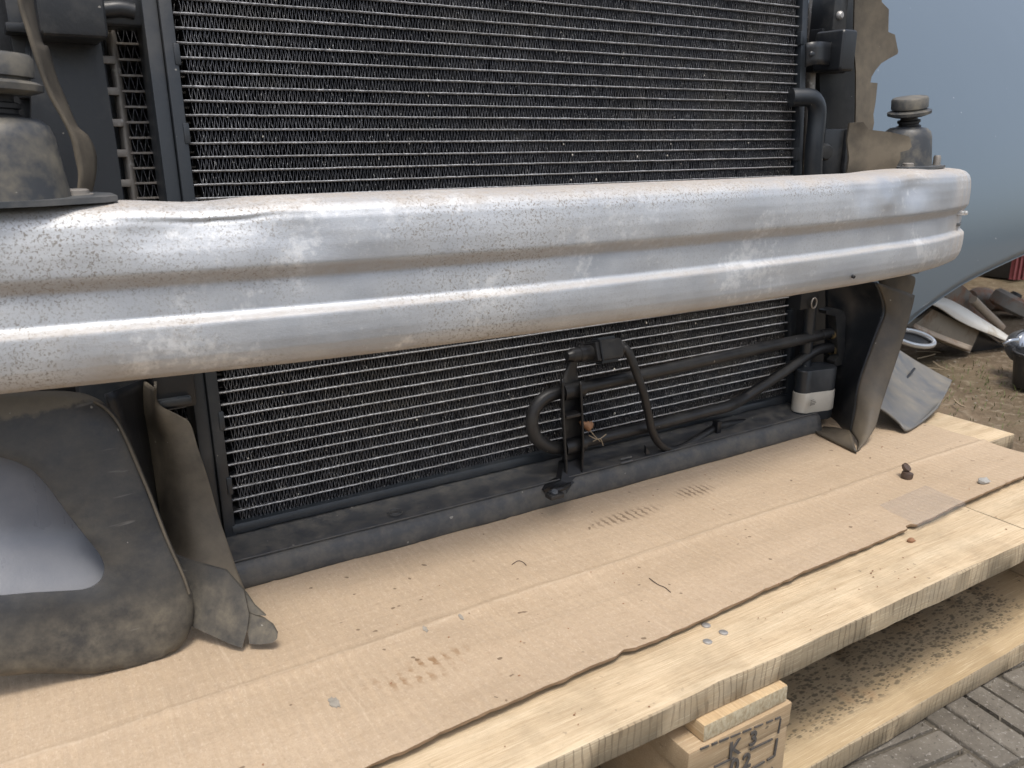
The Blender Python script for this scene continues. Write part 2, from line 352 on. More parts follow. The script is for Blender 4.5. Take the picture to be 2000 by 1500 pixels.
def wood(name, pale, mid, dark, along='X', mold=0.0, saw=False, endgrain=False, dirt=0.25):
    t = NT(name); P = t.rnd(amt=7.0)
    st = (2.2, 34, 34) if along == 'X' else (34, 2.2, 34)
    g = t.noise(1.6, 6, 0.62, t.map(scale=st, src=P), dist=0.5)
    fine = t.noise(6, 5, 0.7, t.map(scale=(st[0] * 2, st[1] * 5, st[2] * 5), src=P))
    wv = t.wave(1.0, 5.0, 3, 'Y' if along == 'X' else 'X', t.map(scale=(0.9, 9, 9) if along == 'X' else (9, 0.9, 9), src=P), 1.2)
    f = t.math('ADD', t.math('MULTIPLY', g, 0.48), t.math('ADD', t.math('MULTIPLY', fine, 0.46), t.math('MULTIPLY', wv, 0.06)))
    c = t.ramp(f, [(0.30, dark), (0.46, mid), (0.66, pale)])
    blot = t.ramp(t.noise(17, 6, 0.7, P), [(0.44, 0), (0.72, 1)])
    c = t.mix(t.math('MULTIPLY', blot, dirt), c, (0.30, 0.235, 0.155))
    kn = t.vor(7, t.map(scale=(0.55, 1.5, 1.5) if along == 'X' else (1.5, 0.55, 1.5), src=P)); c = t.mix(t.ramp(kn, [(0.02, 0.75), (0.085, 0)]), c, (0.19, 0.105, 0.05))
    st2 = t.ramp(t.noise(2.2, 5, 0.7, t.map(scale=(3, 22, 22) if along == 'X' else (22, 3, 22), src=P)), [(0.54, 0), (0.70, 0.5)]); c = t.mix(st2, c, (0.36, 0.27, 0.165))
    fs1 = t.noise(5, 6, 0.8, t.map(scale=(7, 120, 120) if along == 'X' else (120, 7, 120), src=P)); c = t.mix(t.ramp(fs1, [(0.50, 0), (0.66, 0.55)]), c, (0.33, 0.235, 0.135))
    c = t.mix(t.ramp(t.noise(4, 4, 0.7, t.map(scale=(4, 300, 300) if along == 'X' else (300, 4, 300), loc=(5, 5, 5), src=P)), [(0.56, 0), (0.70, 0.5)]), c, (0.80, 0.69, 0.50))
    sp = t.math('MULTIPLY', t.ramp(t.noise(150, 2, 0.5, P), [(0.70, 0), (0.74, 1)]), t.ramp(t.noise(9, 2, 0.5, P), [(0.45, 0), (0.6, 1)]))
    c = t.mix(t.math('MULTIPLY', sp, 0.7), c, (0.10, 0.08, 0.055))
    h = f
    if saw:
        x, y, z = t.sep(P)
        s1 = t.wave(50, 9.0, 3, 'X', t.map(scale=(1, 0.0, 0.22), src=P), 1.2)
        ln = t.math('MULTIPLY', t.ramp(s1, [(0.01, 1), (0.13, 0)]), t.ramp(t.noise(16, 3, 0.6, P), [(0.36, 0.1), (0.52, 1)]))
        c = t.mix(t.math('MULTIPLY', t.ramp(t.noise(22, 4, 0.6, t.map(scale=(1, 1, 2), src=P)), [(0.42, 0), (0.7, 1)]), 0.55), c, (0.24, 0.205, 0.15))
        c = t.mix(t.math('MULTIPLY', ln, 0.50), c, (0.13, 0.095, 0.06))
        h = t.math('SUBTRACT', h, ln)
    if mold:
        x, y, z = t.sep()
        q = t.map(scale=(0.75, 1.35, 1.0))
        v = t.math('MINIMUM', t.math('ADD', t.vor(140, q), t.math('MULTIPLY', t.math('SUBTRACT', t.noise(170, 4, 0.7, q), 0.42), 1.1)), t.math('ADD', t.vor(260, q), t.math('MULTIPLY', t.math('SUBTRACT', t.noise(60, 3, 0.6, q), 0.40), 1.6)))
        spot = t.ramp(v, [(0.30, 1), (0.52, 0)])
        dens = t.math('MULTIPLY', t.math('ADD', t.step(y, 0.010, 0.055), 0.0), t.ramp(t.math('ADD', t.noise(9, 4, 0.65), t.math('MULTIPLY', t.math('SUBTRACT', 0.75, x), 0.35)), [(0.30, 0.15), (0.50, 1)]))
        dens = t.math('MULTIPLY', dens, t.math('SUBTRACT', 1.0, t.step(x, 0.80, 0.95)))
        c = t.mix(t.math('MULTIPLY', dens, 0.58), c, (0.20, 0.172, 0.12))
        c = t.mix(t.math('MULTIPLY', t.math('MULTIPLY', spot, t.step(dens, 0.05, 0.35)), mold), c, (0.062, 0.055, 0.042))
        rs = t.ramp(t.noise(17, 2, 0.5), [(0.68, 0), (0.78, 0.4)]); c = t.mix(rs, c, (0.34, 0.15, 0.055))
    if endgrain:
        e = t.noise(240, 3, 0.7, t.map(scale=(1.6, 1, 0.8), src=P)); c = t.mix(t.ramp(e, [(0.38, 0), (0.62, 1)]), t.mix(0.6, c, (0.28, 0.23, 0.15)), (0.47, 0.41, 0.29)); h = e
    MAT[name] = t.done(c, t.math('ADD', 0.62, t.math('MULTIPLY', fine, 0.2)), 0.0, t.bump(fs1, 0.35, 0.0010, t.bump(h, 0.5, 0.0014)), 0.3)
PALE, MID, DARK = (0.64, 0.525, 0.365), (0.52, 0.405, 0.265), (0.33, 0.235, 0.135)
wood('deck_wood', PALE, MID, DARK, 'X', dirt=0.55)
wood('sawn_edge', (0.40, 0.33, 0.225), (0.34, 0.275, 0.185), (0.22, 0.17, 0.11), 'X', saw=True, dirt=0.5)
wood('cross_wood', (0.56, 0.42, 0.25), (0.48, 0.34, 0.19), (0.33, 0.215, 0.11), 'Y', dirt=0.4)
wood('end_grain', (0.5, 0.41, 0.27), (0.44, 0.35, 0.22), (0.32, 0.24, 0.14), 'X', endgrain=True)
wood('mold_wood', (0.50, 0.39, 0.245), (0.42, 0.315, 0.185), (0.31, 0.215, 0.115), 'X', mold=0.70)
wood('block_wood', (0.46, 0.345, 0.22), (0.39, 0.285, 0.175), (0.29, 0.195, 0.105), 'X', dirt=0.45)

# ------------------------------------------------------------------ ground: soil beyond the pallet, patterned paving in front
GZ = -0.144
t = NT('soil')
n1 = t.noise(5, 6, 0.65); n2 = t.noise(45, 5, 0.7)
c = t.mix(t.ramp(n1, [(0.35, 0), (0.65, 1)]), (0.10, 0.074, 0.048), (0.18, 0.136, 0.092))
c = t.mix(t.ramp(n2, [(0.5, 0), (0.75, 1)]), c, (0.29, 0.24, 0.175))
c = t.mix(t.ramp(t.noise(2.2, 3, 0.5), [(0.54, 0), (0.70, 0.3)]), c, (0.105, 0.105, 0.05))
MAT['soil'] = t.done(c, 0.95, 0.0, t.bump(n2, 0.9, 0.012), 0.2)
N = 90; vs_ = []; xs = []
def gcoord(i, c0): 
    u = (i / (N - 1)) * 2 - 1
    return c0 + (abs(u) ** 2.6) * math.copysign(60, u) + u * 1.6
for j in range(N):
    for i in range(N):
        X, Y = gcoord(i, 1.9), gcoord(j, 0.7)
        near = max(0.0, 1 - math.hypot(X - 1.9, Y - 0.7) / 6.0)
        dz = (mn.noise(Vector((X * 5, Y * 5, 0))) * 0.012 + mn.noise(Vector((X * 17, Y * 17, 3))) * 0.006) * near
        if X < 1.35 and Y < 1.0: dz = min(dz, 0) - 0.012
        vs_.append((X, Y, GZ - 0.006 + dz))
fs = [(j * N + i, j * N + i + 1, (j + 1) * N + i + 1, (j + 1) * N + i) for j in range(N - 1) for i in range(N - 1)]
tag(put('ground', mesh('ground', vs_, fs), MAT['soil'], smooth=True), 'bare brown soil with sparse grass behind the pallet', kind='structure')

t = NT('paver'); P = t.rnd()
g1 = t.noise(14, 5, 0.65, P)
c = t.ramp(g1, [(0.30, (0.090, 0.080, 0.066)), (0.52, (0.148, 0.133, 0.111)), (0.74, (0.215, 0.197, 0.168))])
c = t.mix(t.ramp(t.noise(260, 2, 0.6, P), [(0.60, 0), (0.70, 0.5)]), c, (0.36, 0.34, 0.31))
c = t.mix(t.ramp(t.noise(190, 2, 0.6, t.map(loc=(3, 3, 3), src=P)), [(0.62, 0), (0.70, 0.6)]), c, (0.055, 0.05, 0.043))
MAT['paver'] = t.done(c, 0.9, 0.0, t.bump(t.math('ADD', t.noise(180, 4, 0.7, P), g1), 0.6, 0.0025), 0.25)
t = NT('joint_sand')
c = t.mix(t.noise(160, 4, 0.75), (0.075, 0.066, 0.052), (0.17, 0.15, 0.12))
c = t.mix(t.ramp(t.noise(330, 1, 0.5), [(0.68, 0), (0.72, 1)]), c, (0.36, 0.33, 0.28))
MAT['joint_sand'] = t.done(c, 0.95, 0.0, t.bump(t.noise(260, 4, 0.7), 1.0, 0.004), 0.2)
pv = put('paving', mesh('paving', [(-1.5, -3.0, GZ - 0.0045), (2.9, -3.0, GZ - 0.0045), (2.9, 0.22, GZ - 0.0045), (-1.5, 0.22, GZ - 0.0045)], [(0, 1, 2, 3)]), MAT['joint_sand'])
tag(pv, 'grey embossed concrete paving in front of the pallet', kind='structure')
def paver_mesh(w, d, k):
    rr = random.Random(k); bm = bmesh.new()
    bm_box(bm, (-w / 2, -d / 2, -0.02), (w / 2, d / 2, 0), 0.0022, 2)
    for v in bm.verts: v.co += Vector((rr.uniform(-1, 1), rr.uniform(-1, 1), rr.uniform(-1, .3))) * 0.0007
    me = from_bm('paver', bm); auto_smooth(me, 40); me.materials.append(MAT['paver']); return me
S, ST = 0.120, 4                                    # basket-weave: squares of four strips, turned by turns
pmA = [paver_mesh(S - 0.007, S / ST - 0.0045, k) for k in range(4)]; pmB = [paver_mesh(S / ST - 0.0045, S - 0.006, 9 + k) for k in range(4)]
cnt = 0
PR = Matrix.Rotation(rad(-7), 3, 'Z')
for i in range(-4, 13):
    for j in range(-6, 4):
        for k in range(ST):
            off = (k + 0.5) / ST * S
            p = Vector((i * S + S / 2, j * S + off, 0)) if (i + j) % 2 == 0 else Vector((i * S + off, j * S + S / 2, 0))
            p = PR @ p + Vector((0.3, -0.03, 0))
            if not (0.30 < p.x < 1.55 and -0.36 < p.y < 0.12) or (p.y > 0.035 and p.x < 1.0): continue
            o = put('paver', random.choice(pmA if (i + j) % 2 == 0 else pmB), None, pv, (p.x, p.y, GZ - 0.0005 + random.uniform(-0.0015, 0.001)))
            o.rotation_euler = (random.uniform(-.01, .01), random.uniform(-.01, .01), rad(-7) + random.uniform(-.012, .012)); cnt += 1

# ------------------------------------------------------------------ pallet
pal = empty('wooden_pallet', (0.4, 0.4, GZ), 'pale wooden pallet standing on the paving, carrying cardboard and car front end', 'pallet')
def board(name, x0, x1, y0, y1, z0, z1, mats, parent, nx=40, jit=0.0012, seed=0, wane=0.0):
    """plank: uneven long edges, rounded arrises; face slots: 0 top/bottom, 1 long side, 2 end"""
    rr = random.Random(seed)
    ny = (y1 - y0); e = 0.0009
    prof = [(y0, z0 + e), (y0, z1 - e), (y0 + e, z1), (y0 + ny * .33, z1), (y0 + ny * .66, z1), (y1 - e, z1), (y1, z1 - e), (y1, z0 + e), (y1 - e, z0), (y0 + e, z0)]
    pm = [1, 1, 0, 0, 0, 1, 1, 1, 0, 1]; m = len(prof)
    nx = max(2, nx); vs_ = []; fs = []; fm = []
    for i in range(nx + 1):
        X = x0 + (x1 - x0) * i / nx
        for k, (yy, zz_) in enumerate(prof):
            a = mn.noise(Vector((X * 14, k * 3.1, seed))) * jit + mn.noise(Vector((X * 70, k * 3.1, seed + 5))) * jit * 0.5
            b = mn.noise(Vector((X * 9, k * 1.7, seed + 50))) * jit * 0.5
            vs_.append((X, yy + (a if k not in (3, 4) else 0), zz_ + b))
    for i in range(nx):
        for k in range(m):
            k2 = (k + 1) % m
            fs.append((i * m + k, i * m + k2, (i + 1) * m + k2, (i + 1) * m + k)); fm.append(pm[k])
    fs.append(tuple(range(m))); fm.append(2); fs.append(tuple(nx * m + k for k in reversed(range(m)))); fm.append(2)
    me = mesh(name, vs_, fs, fmat=fm); auto_smooth(me, 50)
    return put(name, me, mats, parent)
DK = [MAT['deck_wood'], MAT['sawn_edge'], MAT['end_grain']]
# deck planks (front one butt-jointed over the right-hand bearer)
fb = board('deck_plank', -0.30, 0.8165, 0.0, 0.118, -0.022, -0.0004, DK, pal, 110, 0.0016, 1)
fb2 = board('deck_plank', 0.8195, 1.083, 0.001, 0.119, -0.022, -0.0010, DK, pal, 30, 0.0016, 2)
board('deck_plank', -0.30, 1.083, 0.167, 0.272, -0.022, -0.0008, DK, pal, 90, 0.0014, 3)
board('deck_plank', -0.30, 1.080, 0.322, 0.425, -0.022, -0.0004, DK, pal, 60, 0.0012, 4)
board('deck_plank', -0.30, 1.084, 0.478, 0.585, -0.022, -0.0004, DK, pal, 40, 0.0012, 5)
board('deck_plank', -0.30, 1.082, 0.682, 0.80, -0.022, -0.0004, DK, pal, 40, 0.0012, 6)
# bearers running front to back, blocks below them, bottom planks
def cross(x0, x1, seed, yf):
    bm = bmesh.new(); bm_box(bm, (x0, yf, -0.0365), (x1, 0.80, -0.0228), 0.0016, 2)
    for v in bm.verts: v.co += Vector((mn.noise(v.co * 40), mn.noise(v.co * 31 + Vector((3, 0, 0))), mn.noise(v.co * 27)*.5)) * 0.001
    me = from_bm('bearer', bm); auto_smooth(me, 40)
    me.materials.append(MAT['cross_wood']); me.materials.append(MAT['end_grain'])
    for f in me.polygons:
        if abs(f.normal.y) > 0.8: f.material_index = 1
    return put('bearer', me, None, pal)
def block(x0, x1, y0, y1, seed):
    o1 = None
    for n_, (a, b, dx) in enumerate(((-0.0572, -0.0370, 0.0), (-0.1212, -0.0578, 0.002))):
        bm = bmesh.new(); bm_box(bm, (x0 + dx, y0 + dx * .4, a), (x1 - dx * .5, y1, b), 0.0015, 2)
        for v in bm.verts: v.co += Vector((mn.noise(v.co * 40), mn.noise(v.co * 31 + Vector((3, 0, seed))), 0)) * 0.0008
        me = from_bm('block', bm); auto_smooth(me, 40); o = put('block', me, MAT['block_wood'], pal)
        if n_: o1 = o
    return o1
cross(0.371, 0.456, 1, -0.0075)
cross(0.965, 1.06, 2, 0.002); cross(-0.05, 0.04, 4, 0.0); cross(-0.30, -0.21, 5, 0.0)
stamped = block(0.355, 0.459, -0.010, 0.088, 1)
block(0.957, 1.058, 0.004, 0.095, 2); block(-0.05, 0.045, 0.0, 0.095, 4)
for (a, b) in ((0.36, 0.46), (0.957, 1.058), (-0.05, 0.045)):
    block(a, b, 0.35, 0.45, 7); block(a, b, 0.70, 0.798, 8)
MW = [MAT['mold_wood'], MAT['sawn_edge'], MAT['end_grain']]
board('bottom_plank', -0.30, 1.085, -0.0015, 0.098, -0.1438, -0.1218, MW, pal, 90, 0.0018, 11)
board('bottom_plank', -0.30, 1.085, 0.35, 0.45, -0.1438, -0.1218, DK, pal, 30, 0.0014, 12)
board('bottom_plank', -0.30, 1.085, 0.70, 0.80, -0.1438, -0.1218, DK, pal, 30, 0.0014, 13)
# nail heads above the stamped block
for (px, py) in ((1379, 1221), (1413, 1235), (1382, 1253)):
    p = atz(px, py, 0.0)
    lathe('nail', [(0, 0.0008), (0.0028, 0.0009), (0.0036, 0.0004), (0.0038, -0.004), (0, -0.004)], (p.x, p.y, 0.0), MAT['steel'], fb, (0.1, 0.05, 1), 14)
# black stamp on the block's front: frame lines and characters
def stroke(px0, px1, y, w, parent, dash=None, name='stamp_line'):
    a, b = aty(*px0, y), aty(*px1, y); d = b - a; L = d.length; u = d / L; n_ = Vector((-u.z, 0, u.x)); bm = bmesh.new(); s = 0
    rr = random.Random(int(px0[0]))
    while s < L:
        e = min(L, s + (rr.uniform(.6, 1.3) * dash if dash else L)); q = w * rr.uniform(.7, 1.2)
        p0, p1 = a + u * s, a + u * e
        f = [bm.verts.new(v) for v in (p0 - n_ * q, p1 - n_ * q * .8, p1 + n_ * q, p0 + n_ * q * .9)]
        r = bmesh.ops.extrude_face_region(bm, geom=[bm.faces.new(f)]); bmesh.ops.translate(bm, vec=(0, 0.001, 0), verts=[v for v in r['geom'] if isinstance(v, bmesh.types.BMVert)])
        s = e + (dash * rr.uniform(.25, .6) if dash else 0)
    return put(name, from_bm(name, bm), MAT['ink'], parent)
YS = -0.0108
stroke((1369, 1464), (1525, 1401), YS, 0.0007, stamped, 0.008)
stroke((1396, 1499), (1518, 1440), YS, 0.0007, stamped, 0.03)
stroke((1526, 1404), (1521, 1433), YS, 0.0007, stamped, 0.02); stroke((1519, 1443), (1509, 1500), YS, 0.0009, stamped, 0.02)
stroke((1470, 1502), (1512, 1478), YS, 0.0008, stamped, 0.01)
def text_mesh(name, body, size, mat, parent, origin, ux, uz, depth=0.0002, bold=0.0):
    cu = bpy.data.curves.new(name, 'FONT'); cu.body = body; cu.size = size; cu.extrude = depth; cu.offset = bold; cu.resolution_u = 3
    to = bpy.data.objects.new('tmp', cu); COL.objects.link(to)
    dg = bpy.context.evaluated_depsgraph_get(); me = bpy.data.meshes.new_from_object(to.evaluated_get(dg))
    bpy.data.objects.remove(to, do_unlink=True)
    ux, uz = Vector(ux).normalized(), Vector(uz).normalized(); un = ux.cross(uz)
    me.transform(Matrix(((ux.x, uz.x, un.x, origin[0]), (ux.y, uz.y, un.y, origin[1]), (ux.z, uz.z, un.z, origin[2]), (0, 0, 0, 1))))
    me.name = name; me.materials.clear()
    return put(name, me, mat, parent)
for body, (px, py), sz in (('K', (1422, 1482), 0.0185), ('3', (1462, 1459), 0.0175), ('0', (1424, 1516), 0.019), ('2', (1448, 1505), 0.019)):
    p = aty(px, py, YS); text_mesh('stamp_character', body, sz, MAT['ink'], stamped, p, (1, 0, 0), (0, 0, 1), 0.0004, 0.00035)

# ------------------------------------------------------------------ cardboard sheet
t = NT('cardboard'); x, y, z = t.sep()
CB1, CB2 = (0.465, 0.365, 0.262), (0.385, 0.297, 0.207)
q = t.map(rot=(0, 0, rad(1.5)))
flute = t.wave(40, 1.6, 2, 'X', q, 3.0)
amp = t.ramp(t.noise(6, 3, 0.5), [(0.35, 0.15), (0.65, 1)])
fib = t.noise(30, 5, 0.7, t.map(scale=(9, 1, 1))); mot = t.noise(9, 5, 0.6)
c = t.mix(t.ramp(mot, [(0.32, 0), (0.68, 1)]), CB2, CB1)
c = t.mix(t.math('MULTIPLY', t.ramp(fib, [(0.35, 0), (0.7, 1)]), 0.35), c, (0.53, 0.40, 0.265))
c = t.mix(t.math('MULTIPLY', t.ramp(t.noise(210, 3, 0.7), [(0.45, 0), (0.65, 1)]), 0.22), c, (0.33, 0.235, 0.145))
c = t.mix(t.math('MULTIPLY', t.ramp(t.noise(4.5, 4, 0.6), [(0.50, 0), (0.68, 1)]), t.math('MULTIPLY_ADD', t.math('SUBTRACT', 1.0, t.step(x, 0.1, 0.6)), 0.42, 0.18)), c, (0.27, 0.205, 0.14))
yw = t.math('ADD', y, t.math('MULTIPLY', t.math('SUBTRACT', t.noise(9, 4, 0.6), 0.5), 0.010)); xw = t.math('ADD', x, t.math('MULTIPLY', t.math('SUBTRACT', t.noise(9, 4, 0.6), 0.5), 0.016))
worn = t.band(yw, 0.1650, 0.1672, 0.0009)
for a_ in (0.399, 0.163, 0.103, 0.056, 0.505, 0.30): worn = t.math('MAXIMUM', worn, t.math('MULTIPLY', t.band(xw, a_ - 0.0008, a_ + 0.0008, 0.0006), t.ramp(t.noise(14, 3, 0.6), [(0.40, 0.1), (0.6, 0.9)])))
worn = t.math('MAXIMUM', worn, t.math('MULTIPLY', t.band(yw, 0.1225, 0.1238, 0.0008), t.ramp(t.noise(9, 3, 0.6), [(0.45, 0), (0.6, 0.7)])))
worn = t.math('MAXIMUM', worn, t.math('MULTIPLY', t.band(yw, 0.208, 0.2093, 0.0008), t.ramp(t.noise(9, 3, 0.6), [(0.45, 0), (0.6, 0.7)])))
worn = t.math('MULTIPLY', worn, t.ramp(t.noise(60, 4, 0.7), [(0.35, 0.2), (0.6, 1)]))
c = t.mix(t.math('MULTIPLY', worn, 0.42), c, (0.56, 0.455, 0.34))
c = t.mix(t.ramp(t.noise(620, 3, 0.8), [(0.50, 0), (0.68, 0.40)]), c, (0.30, 0.215, 0.14))
c = t.mix(t.ramp(t.noise(540, 3, 0.8, t.map(loc=(4, 4, 4), scale=(1, .5, 1))), [(0.54, 0), (0.70, 0.40)]), c, (0.62, 0.51, 0.39))
c = t.mix(t.math('MULTIPLY', t.ramp(flute, [(0.0, 1), (0.35, 0)]), t.math('MULTIPLY', amp, 0.16)), c, (0.32, 0.235, 0.155))  # shading of the pressed flutes, darkened into the colour
spk = t.ramp(t.noise(120, 1, 0.5), [(0.755, 0), (0.775, 1)]); c = t.mix(t.math('MULTIPLY', spk, 0.7), c, (0.10, 0.065, 0.04))
rust = t.math('MULTIPLY', t.blob(0.223, 0.118, 0.055, 0.016, 0.6), t.math('MULTIPLY', t.ramp(t.wave(34, 2.0, 2, 'X', q, 5.0), [(0.45, 0), (0.75, 1)]), t.ramp(t.noise(60, 3, .6), [(0.42, 0), (0.58, 1)])))
c = t.mix(t.math('MULTIPLY', rust, 0.75), c, (0.22, 0.12, 0.05))
scf = t.math('MULTIPLY', t.blob(0.50, 0.235, 0.05, 0.012, 0.6), t.ramp(t.wave(40, 3.0, 2, 'X', q, 5.0), [(0.55, 0), (0.8, 1)])); c = t.mix(t.math('MULTIPLY', scf, 0.7), c, (0.12, 0.08, 0.05))
scf2 = t.math('MULTIPLY', t.blob(0.60, 0.245, 0.03, 0.014, 0.6), t.ramp(t.wave(44, 3.0, 2, 'X', q, 5.0), [(0.55, 0), (0.8, 1)])); c = t.mix(t.math('MULTIPLY', scf2, 0.7), c, (0.12, 0.08, 0.05))
nb = t.bump(t.math('MULTIPLY', flute, amp), 0.26, 0.0012); nb = t.bump(fib, 0.40, 0.0010, nb); nb = t.bump(t.noise(26, 4, 0.6, t.map(scale=(0.5, 3.5, 1))), 0.55, 0.002, nb); nb = t.bump(t.noise(260, 3, 0.6), 0.12, 0.0005, nb)
MAT['cardboard'] = t.done(c, 0.78, 0.0, nb, 0.25)
t = NT('card_edge'); c = t.mix(t.noise(90, 4, 0.6, t.map(scale=(0.6, 1, 4))), (0.13, 0.085, 0.05), (0.36, 0.255, 0.16)); MAT['card_edge'] = t.done(c, 0.85, 0.0)
CX0, CX1 = -0.30, 1.011
def card_front(X):
    b = 0.0475 + 0.0315 * (X - 0.14) / 0.79
    b += mn.noise(Vector((X * 7, 1.3, 0))) * 0.0012 + mn.noise(Vector((X * 30, 5.1, 0))) * 0.0011 + mn.noise(Vector((X * 120, 8.1, 0))) * 0.0006 + 0.0012 * (math.floor(mn.noise(Vector((X * 22, 2.2, 0))) * 3) / 3)
    if abs(X - 0.715) < 0.006: b += 0.004                                   # torn notch beside the tape
    if abs(X - 0.352) < 0.010: b += 0.003 * (1 - abs(X - 0.352) / 0.010)
    if X > 0.93: b += (X - 0.93) * 0.02
    return b
def ridge(d, w): return math.exp(-(d / w) ** 2)
def card_z(X, Y):
    z_ = 0.0048 + mn.noise(Vector((X * 5, Y * 6, 2))) * 0.0013 + mn.noise(Vector((X * 16, Y * 16, 7))) * 0.0009 + mn.noise(Vector((X * 42, Y * 36, 1))) * 0.00035
    cr = 0.166 + 0.006 * mn.noise(Vector((X * 5, 0, 4))) * 0.5
    d = Y - cr; z_ += 0.0016 * ridge(d, 0.0028) - 0.0007 * ridge(d - 0.006, 0.003)
    for cx, a, w in ((0.399, 0.0010, 0.0022), (0.392, -0.0008, 0.0025), (0.056, 0.0010, 0.0022), (0.103, 0.0009, 0.002), (0.163, 0.0010, 0.0022), (0.236, 0.0007, 0.002), (0.30, 0.0006, 0.002), (0.505, 0.0006, 0.002), (0.62, 0.0005, 0.002)):
        z_ += a * ridge(X - cx - 0.01 * (Y - .15) - 0.003 * mn.noise(Vector((Y * 12, cx * 9, 0))), w) * (0.35 + 0.65 * max(0, mn.noise(Vector((Y * 9, cx * 20, 1))) + .5))
    ny = max(0, 1 - (Y - card_front(X)) / 0.03); z_ += ny * (0.0012 + 0.0032 * max(0, mn.noise(Vector((X * 6.5, 0.5, 9))) + 0.15))   # front edge lifts here and there
    if 0.118 < Y < 0.167: z_ -= 0.0012 * math.sin((Y - 0.118) / 0.049 * math.pi)   # sags over the gap between planks
    return z_
NX, NY = 420, 110; vs_ = []; fs = []; fm = []
for i in range(NX + 1):
    X = CX0 + (CX1 - CX0) * i / NX; yf = card_front(X); yb = 0.46
    for j in range(NY + 1):
        u = j / NY; Y = yf + (yb - yf) * (u ** 1.35); vs_.append((X, Y, card_z(X, Y)))
T = NY + 1; base = len(vs_)
for i in range(NX):
    for j in range(NY): fs.append((i * T + j, (i + 1) * T + j, (i + 1) * T + j + 1, i * T + j + 1)); fm.append(0)
for i in range(NX + 1):
    X, Y, Z = vs_[i * T]; vs_.append((X, Y + 0.0006 + 0.0014 * mn.noise(Vector((X * 90, 3, 3))), Z - 0.0028))
for i in range(NX): fs.append((i * T, base + i, base + i + 1, (i + 1) * T)); fm.append(1)
b2 = len(vs_)
for j in range(NY + 1):
    X, Y, Z = vs_[NX * T + j]; vs_.append((X - 0.0005, Y, Z - 0.0036))
for j in range(NY): fs.append((NX * T + j, b2 + j, b2 + j + 1, NX * T + j + 1)); fm.append(1)
me = mesh('cardboard_sheet', vs_, fs, fmat=fm); auto_smooth(me, 60)
card = put('cardboard_sheet', me, [MAT['cardboard'], MAT['card_edge']])
tag(card, 'creased brown corrugated cardboard sheet with torn front edge lying on the pallet', 'cardboard')
# grey torn spots where the top liner came off
t = NT('torn_liner'); MAT['torn_liner'] = t.done(t.mix(t.noise(120, 4, .7), (0.19, 0.17, 0.14), (0.36, 0.33, 0.28)), 0.9, 0.0, t.bump(t.noise(200, 4), 0.6, 0.002))
for (px, py, s) in ((653, 1371, 0.95), (831, 1227, 0.5), (901, 1203, 0.5)):
    c0 = atz(px, py, 0.006); rr = random.Random(int(px)); pts = []
    for k in range(18):
        a = 2 * math.pi * k / 18; r_ = 0.0042 * s * rr.uniform(.65, 1.2); X, Y = c0.x + math.cos(a) * r_ * .8, c0.y + math.sin(a) * r_ * 1.7
        pts.append(Vector((X, Y, card_z(X, Y) + 0.0007)))
    plate('torn_patch', pts, (0, 0, -0.0012), MAT['torn_liner'], card)
# strip of clear tape folded over the front edge
t = NT('tape_film'); t.inp('Transmission Weight', 0.8); t.inp('IOR', 1.25); t.inp('Alpha', 0.42)
MAT['tape_film'] = t.done((0.78, 0.76, 0.74), 0.16, 0.0, t.bump(t.noise(60, 3), 0.3, 0.002))
rows = []
for i in range(15):
    X = 0.722 + i * 0.0062 * 1.0; r_ = []
    for k in range(9):
        Y = card_front(X) - 0.0015 + k * 0.0062 * 1.0; r_.append(Vector((X + 0.006 * k * 0.25, Y, card_z(X, max(Y, card_front(X))) + 0.0007 + 0.0004 * mn.noise(Vector((X * 60, Y * 60, 0))))))
    f0 = r_[0]; rows.append([f0 + Vector((0, -0.001, -0.0055)), f0 + Vector((0, -0.0016, -0.002))] + r_)
vs_ = [p for r_ in rows for p in r_]; m = len(rows[0])
fs = [(i * m + k, (i + 1) * m + k, (i + 1) * m + k + 1, i * m + k + 1) for i in range(14) for k in range(m - 1)]
put('tape', mesh('tape', vs_, fs), MAT['tape_film'], card, smooth=True)

# ------------------------------------------------------------------ car front end (everything bolted to the beam and the cooling pack)
FE = empty('car_front_end', (0.505, 0.33, 0.004), 'dismantled car front end: silver bumper beam, black condenser and radiator, plastic air guides', 'car part')

# --- condenser: frame, tubes, fins
PITCH = 0.01073; NT_ROWS = 45
XL, XR = 0.1495, 0.8575
def core_box(bm, x0, x1, v0, v1, o0, o1, bev=0.001):
    """box given in pack coordinates (x, up the pack, out of the pack)"""
    b2 = bmesh.new(); bm_box(b2, (x0, v0, o0), (x1, v1, o1), bev, 2)
    for v in b2.verts: v.co = core(v.co.x, v.co.y, v.co.z)
    tmp = bpy.data.meshes.new('t'); b2.to_mesh(tmp); b2.free(); bm.from_mesh(tmp); bpy.data.meshes.remove(tmp)
def core_part(name, boxes, mat, parent, bev=0.001, jag=0.0, ang=35):
    bm = bmesh.new()
    for b in boxes: core_box(bm, *b, bev)
    if jag:
        for v in bm.verts: v.co += Vector((mn.noise(v.co * 60), mn.noise(v.co * 60 + Vector((4, 0, 0))), mn.noise(v.co * 60 + Vector((0, 7, 0))))) * jag
    me = from_bm(name, bm); auto_smooth(me, ang); return put(name, me, mat, parent)
VT = NT_ROWS * PITCH
fr = [(0.1275, 0.1385, -0.032, VT, -0.034, 0.002), (0.1390, 0.1485, -0.028, VT, -0.022, 0.0055)]
for k in range(8):                                   # little clips along the inner edge of the left frame
    v = 0.018 + k * 0.0585; fr.append((0.1455, 0.1502, v, v + 0.016, -0.002, 0.0066))
cond = core_part('condenser_frame', fr, MAT['frame_plastic'], FE, 0.0012)
